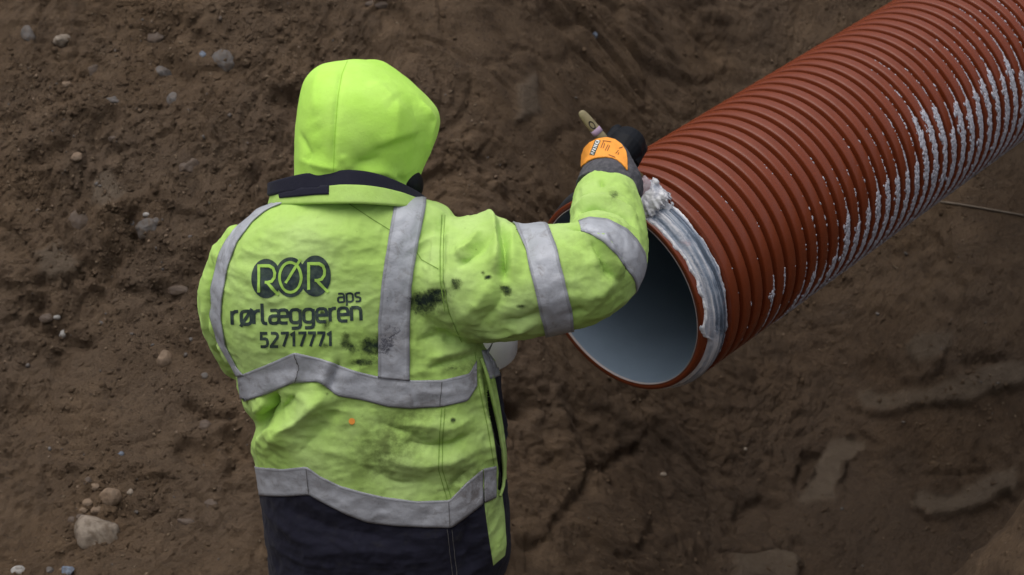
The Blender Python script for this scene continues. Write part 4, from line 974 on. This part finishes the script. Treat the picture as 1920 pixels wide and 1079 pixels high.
STONES = [
    (192, 1003, 112, 92, -.45, 'pale', 'large angular pale stone, biggest of all, below a cluster of pebbles', .9, .15),
    (205, 936, 46, 42, .3, 'tan', 'brownish blocky stone sitting against the large pale stone', .8, .3),
    (150, 415, 46, 46, 0, 'brown', 'round brown cobble with a whitish patch, set in a socket of mud', .1, .35),
    (271, 428, 46, 40, .4, 'grey', 'dark grey broken stone beside a deep hole in the soil', .8, .3),
    (420, 114, 48, 46, .2, 'grey', 'smooth flat grey round stone beside a small blue stone', .1, .75),
    (380, 103, 14, 18, 0, 'blue', 'small blue stone beside the flat grey round stone', .4, .2),
    (116, 76, 34, 26, .3, 'pale', 'pale grey angular stone near the top of the slope', .6, .3),
    (52, 66, 28, 40, .2, 'grey', 'upright grey stone next to the pale angular stone', .6, .35),
    (322, 187, 24, 34, .1, 'grey', 'upright blue-grey stone with a dark hollow under it', .6, .25),
    (290, 70, 34, 24, .1, 'brown', 'smooth brown egg-shaped stone under a small overhang', .1, .35),
    (308, 137, 34, 28, -.4, 'grey', 'dull grey-brown stone beside a dark hollow', .5, .4),
    (176, 132, 50, 26, .4, 'brown', 'flat dark brown slab stone lying tilted in the slope', .7, .4),
    (212, 188, 30, 22, .2, 'grey', 'low bluish-grey stone half covered by soil', .5, .5),
    (124, 158, 20, 16, -.4, 'tan', 'small reddish-tan stone below the flat dark slab', .5, .3),
    (143, 294, 24, 20, 0, 'tan', 'small round orange-brown pebble alone on the slope', .1, .3),
    (355, 315, 48, 40, .3, 'brown', 'broad brown stone smeared with mud', .4, .5),
    (333, 545, 44, 20, 0, 'brown', 'long smooth brown stone lying beside the lime sleeve', .1, .4),
    (308, 674, 32, 38, .2, 'tan', 'tan broken stone with a pale edge', .7, .35),
    (117, 627, 14, 18, .2, 'white', 'small whitish stone below a black slot in the soil', .6, .2),
    (107, 596, 13, 11, 0, 'white', 'tiny white pebble beside a black slot in the soil', .3, .2),
    (88, 598, 28, 20, .1, 'brown', 'low brown stone right beside a black slot in the soil', .3, .4),
    (292, 416, 17, 16, 0, 'grey', 'little dark pebble on top of the broken grey stone', .3, .2),
    (274, 403, 13, 10, 0, 'white', 'tiny cream pebble above the broken grey stone', .3, .2),
    (36, 1071, 34, 22, .1, 'white', 'whitish broken stone in a row of small stones with a blue one', .6, .2),
    (126, 1071, 30, 22, -.1, 'blue', 'pale blue stone in a row with whitish stones', .5, .2),
    (92, 1070, 18, 15, .1, 'grey', 'small bluish pebble between the whitish stone and the pale blue stone', .4, .2),
    (164, 943, 20, 17, 0, 'tan', 'small round tan pebble touching the blocky stone', .2, .2),
    (178, 913, 17, 15, 0, 'tan', 'small tan pebble, upper one in the cluster by the large pale stone', .2, .2),
    (180, 957, 24, 17, .2, 'tan', 'small tan pebble wedged between the two biggest stones', .3, .3),
    (157, 958, 17, 13, 0, 'tan', 'little flat tan pebble at the edge of the pebble cluster', .2, .2),
    (153, 970, 24, 14, .1, 'brown', 'brown pebble touching the top of the large pale stone', .3, .2),
    (165, 903, 16, 18, 0, 'brown', 'small brown pebble at the upper end of the pebble cluster', .3, .2),
    (243, 924, 15, 16, 0, 'pale', 'small cream pebble beside the blocky brownish stone', .4, .2),
    (134, 975, 16, 14, 0, 'brown', 'little brown pebble at the outer edge of the pebble cluster', .3, .3),
    (349, 978, 36, 16, -.2, 'brown', 'flat grey-brown stone lying low beside the navy hem', .7, .3),
    (395, 945, 32, 26, .1, 'brown', 'muddy brown stone in a hollow beside the navy hem', .3, .4),
    (383, 798, 30, 24, .2, 'brown', 'muddy block of stone in the hollow beside the jacket waist', .7, .3),
    (712, 12, 60, 22, -.1, 'brown', 'flat reddish-brown stone above the hood', .6, .35),
    (1115, 66, 15, 20, .1, 'blue', 'small bluish-grey stone on the bare soil above the raised brush', .3, .3),
    (210, 80 + 180, 20, 14, 0, 'brown', 'small dull brown stone in the rough slope', .4, .3),
    (383, 705, 16, 14, 0, 'grey', 'small dark pebble beside the chest tape of the jacket', .2, .3),
    (1398, 843, 8, 7, 0, 'pale', 'tiny pale pebble on the dark soil under the pipe', .3, .1),
    (1244, 890, 13, 9, 0, 'pale', 'little pale oval pebble on the dark soil beside the long crack', .2, .1),
    (227, 851, 12, 10, 0, 'blue', 'tiny violet-grey pebble on the open slope', .3, .2)]
for i, s_ in enumerate(STONES): make_stone(*s_, seed=i+3)
# gravel and crumbs that nobody could count
def crumbs(n, name, mat, lo, hi, xr=(0, 1920), yr=(0, 1079), label=''):
    C, A, B, D_ = [], [], [], []
    while len(C) < n:
        px, py = RNG.uniform(*xr), RNG.uniform(*yr)
        h_, nn = on_ground(px, py)
        if h_ is None: n -= 1; continue
        dens = .30+.70*(px < 900); cl = vnoise(np.array([[h_.x*2.6, h_.y*2.6]]), 99)[0]
        if RNG.random() > dens*np.clip(.35+cl, .08, 1): n -= 0; continue
        s = lo*(hi/lo)**(RNG.random()**2.2); q = nn.orthogonal().normalized(); a_ = RNG.uniform(0, 6.28); b_ = nn.cross(q); u_ = q*math.cos(a_)+b_*math.sin(a_); w_ = nn.cross(u_)
        C.append((h_+nn*s*.02)[:]); A.append((u_*s*RNG.uniform(.8, 1.4))[:]); B.append((w_*s*RNG.uniform(.6, 1.0))[:]); D_.append((nn*s*RNG.uniform(.5, .8))[:])
    v, f = blobs(*map(np.array, (C, A, B, D_)), .35); me = mesh_np(name, v, f, False); o = link(name, me, mat); tag(o, label, 'gravel' if 'gravel' in name else 'soil crumbs', None, 'stuff')
crumbs(9000, 'soil_crumbs', M_SOIL, .0025, .011, label='loose crumbs of brown soil over the slope')
crumbs(2500, 'dry_soil_crumbs', M_DRY, .002, .007, label='lighter dry crumbs of soil scattered over the slope')
crumbs(420, 'pale_gravel', M_ST['tan'], .0025, .007, label='scattered specks of pale gravel in the soil')
crumbs(160, 'grey_gravel', M_ST['grey'], .003, .011, label='scattered grey gravel bits in the soil')
# thin pale root on the bank by the pipe
pts = [on_ground(x, y)[0]+Vector((0, 0, .006)) for x, y in polyres([(1762, 381), (1800, 386), (1840, 393), (1880, 400), (1925, 408)], 12)]
v, f = tube(pts, [.0035]*12, 7); tag(link('root', mesh_np('root', v, f), plain('root_bark', (.20, .16, .12), .8, .3)), 'thin pale root lying on the soil beside the pipe', 'root')
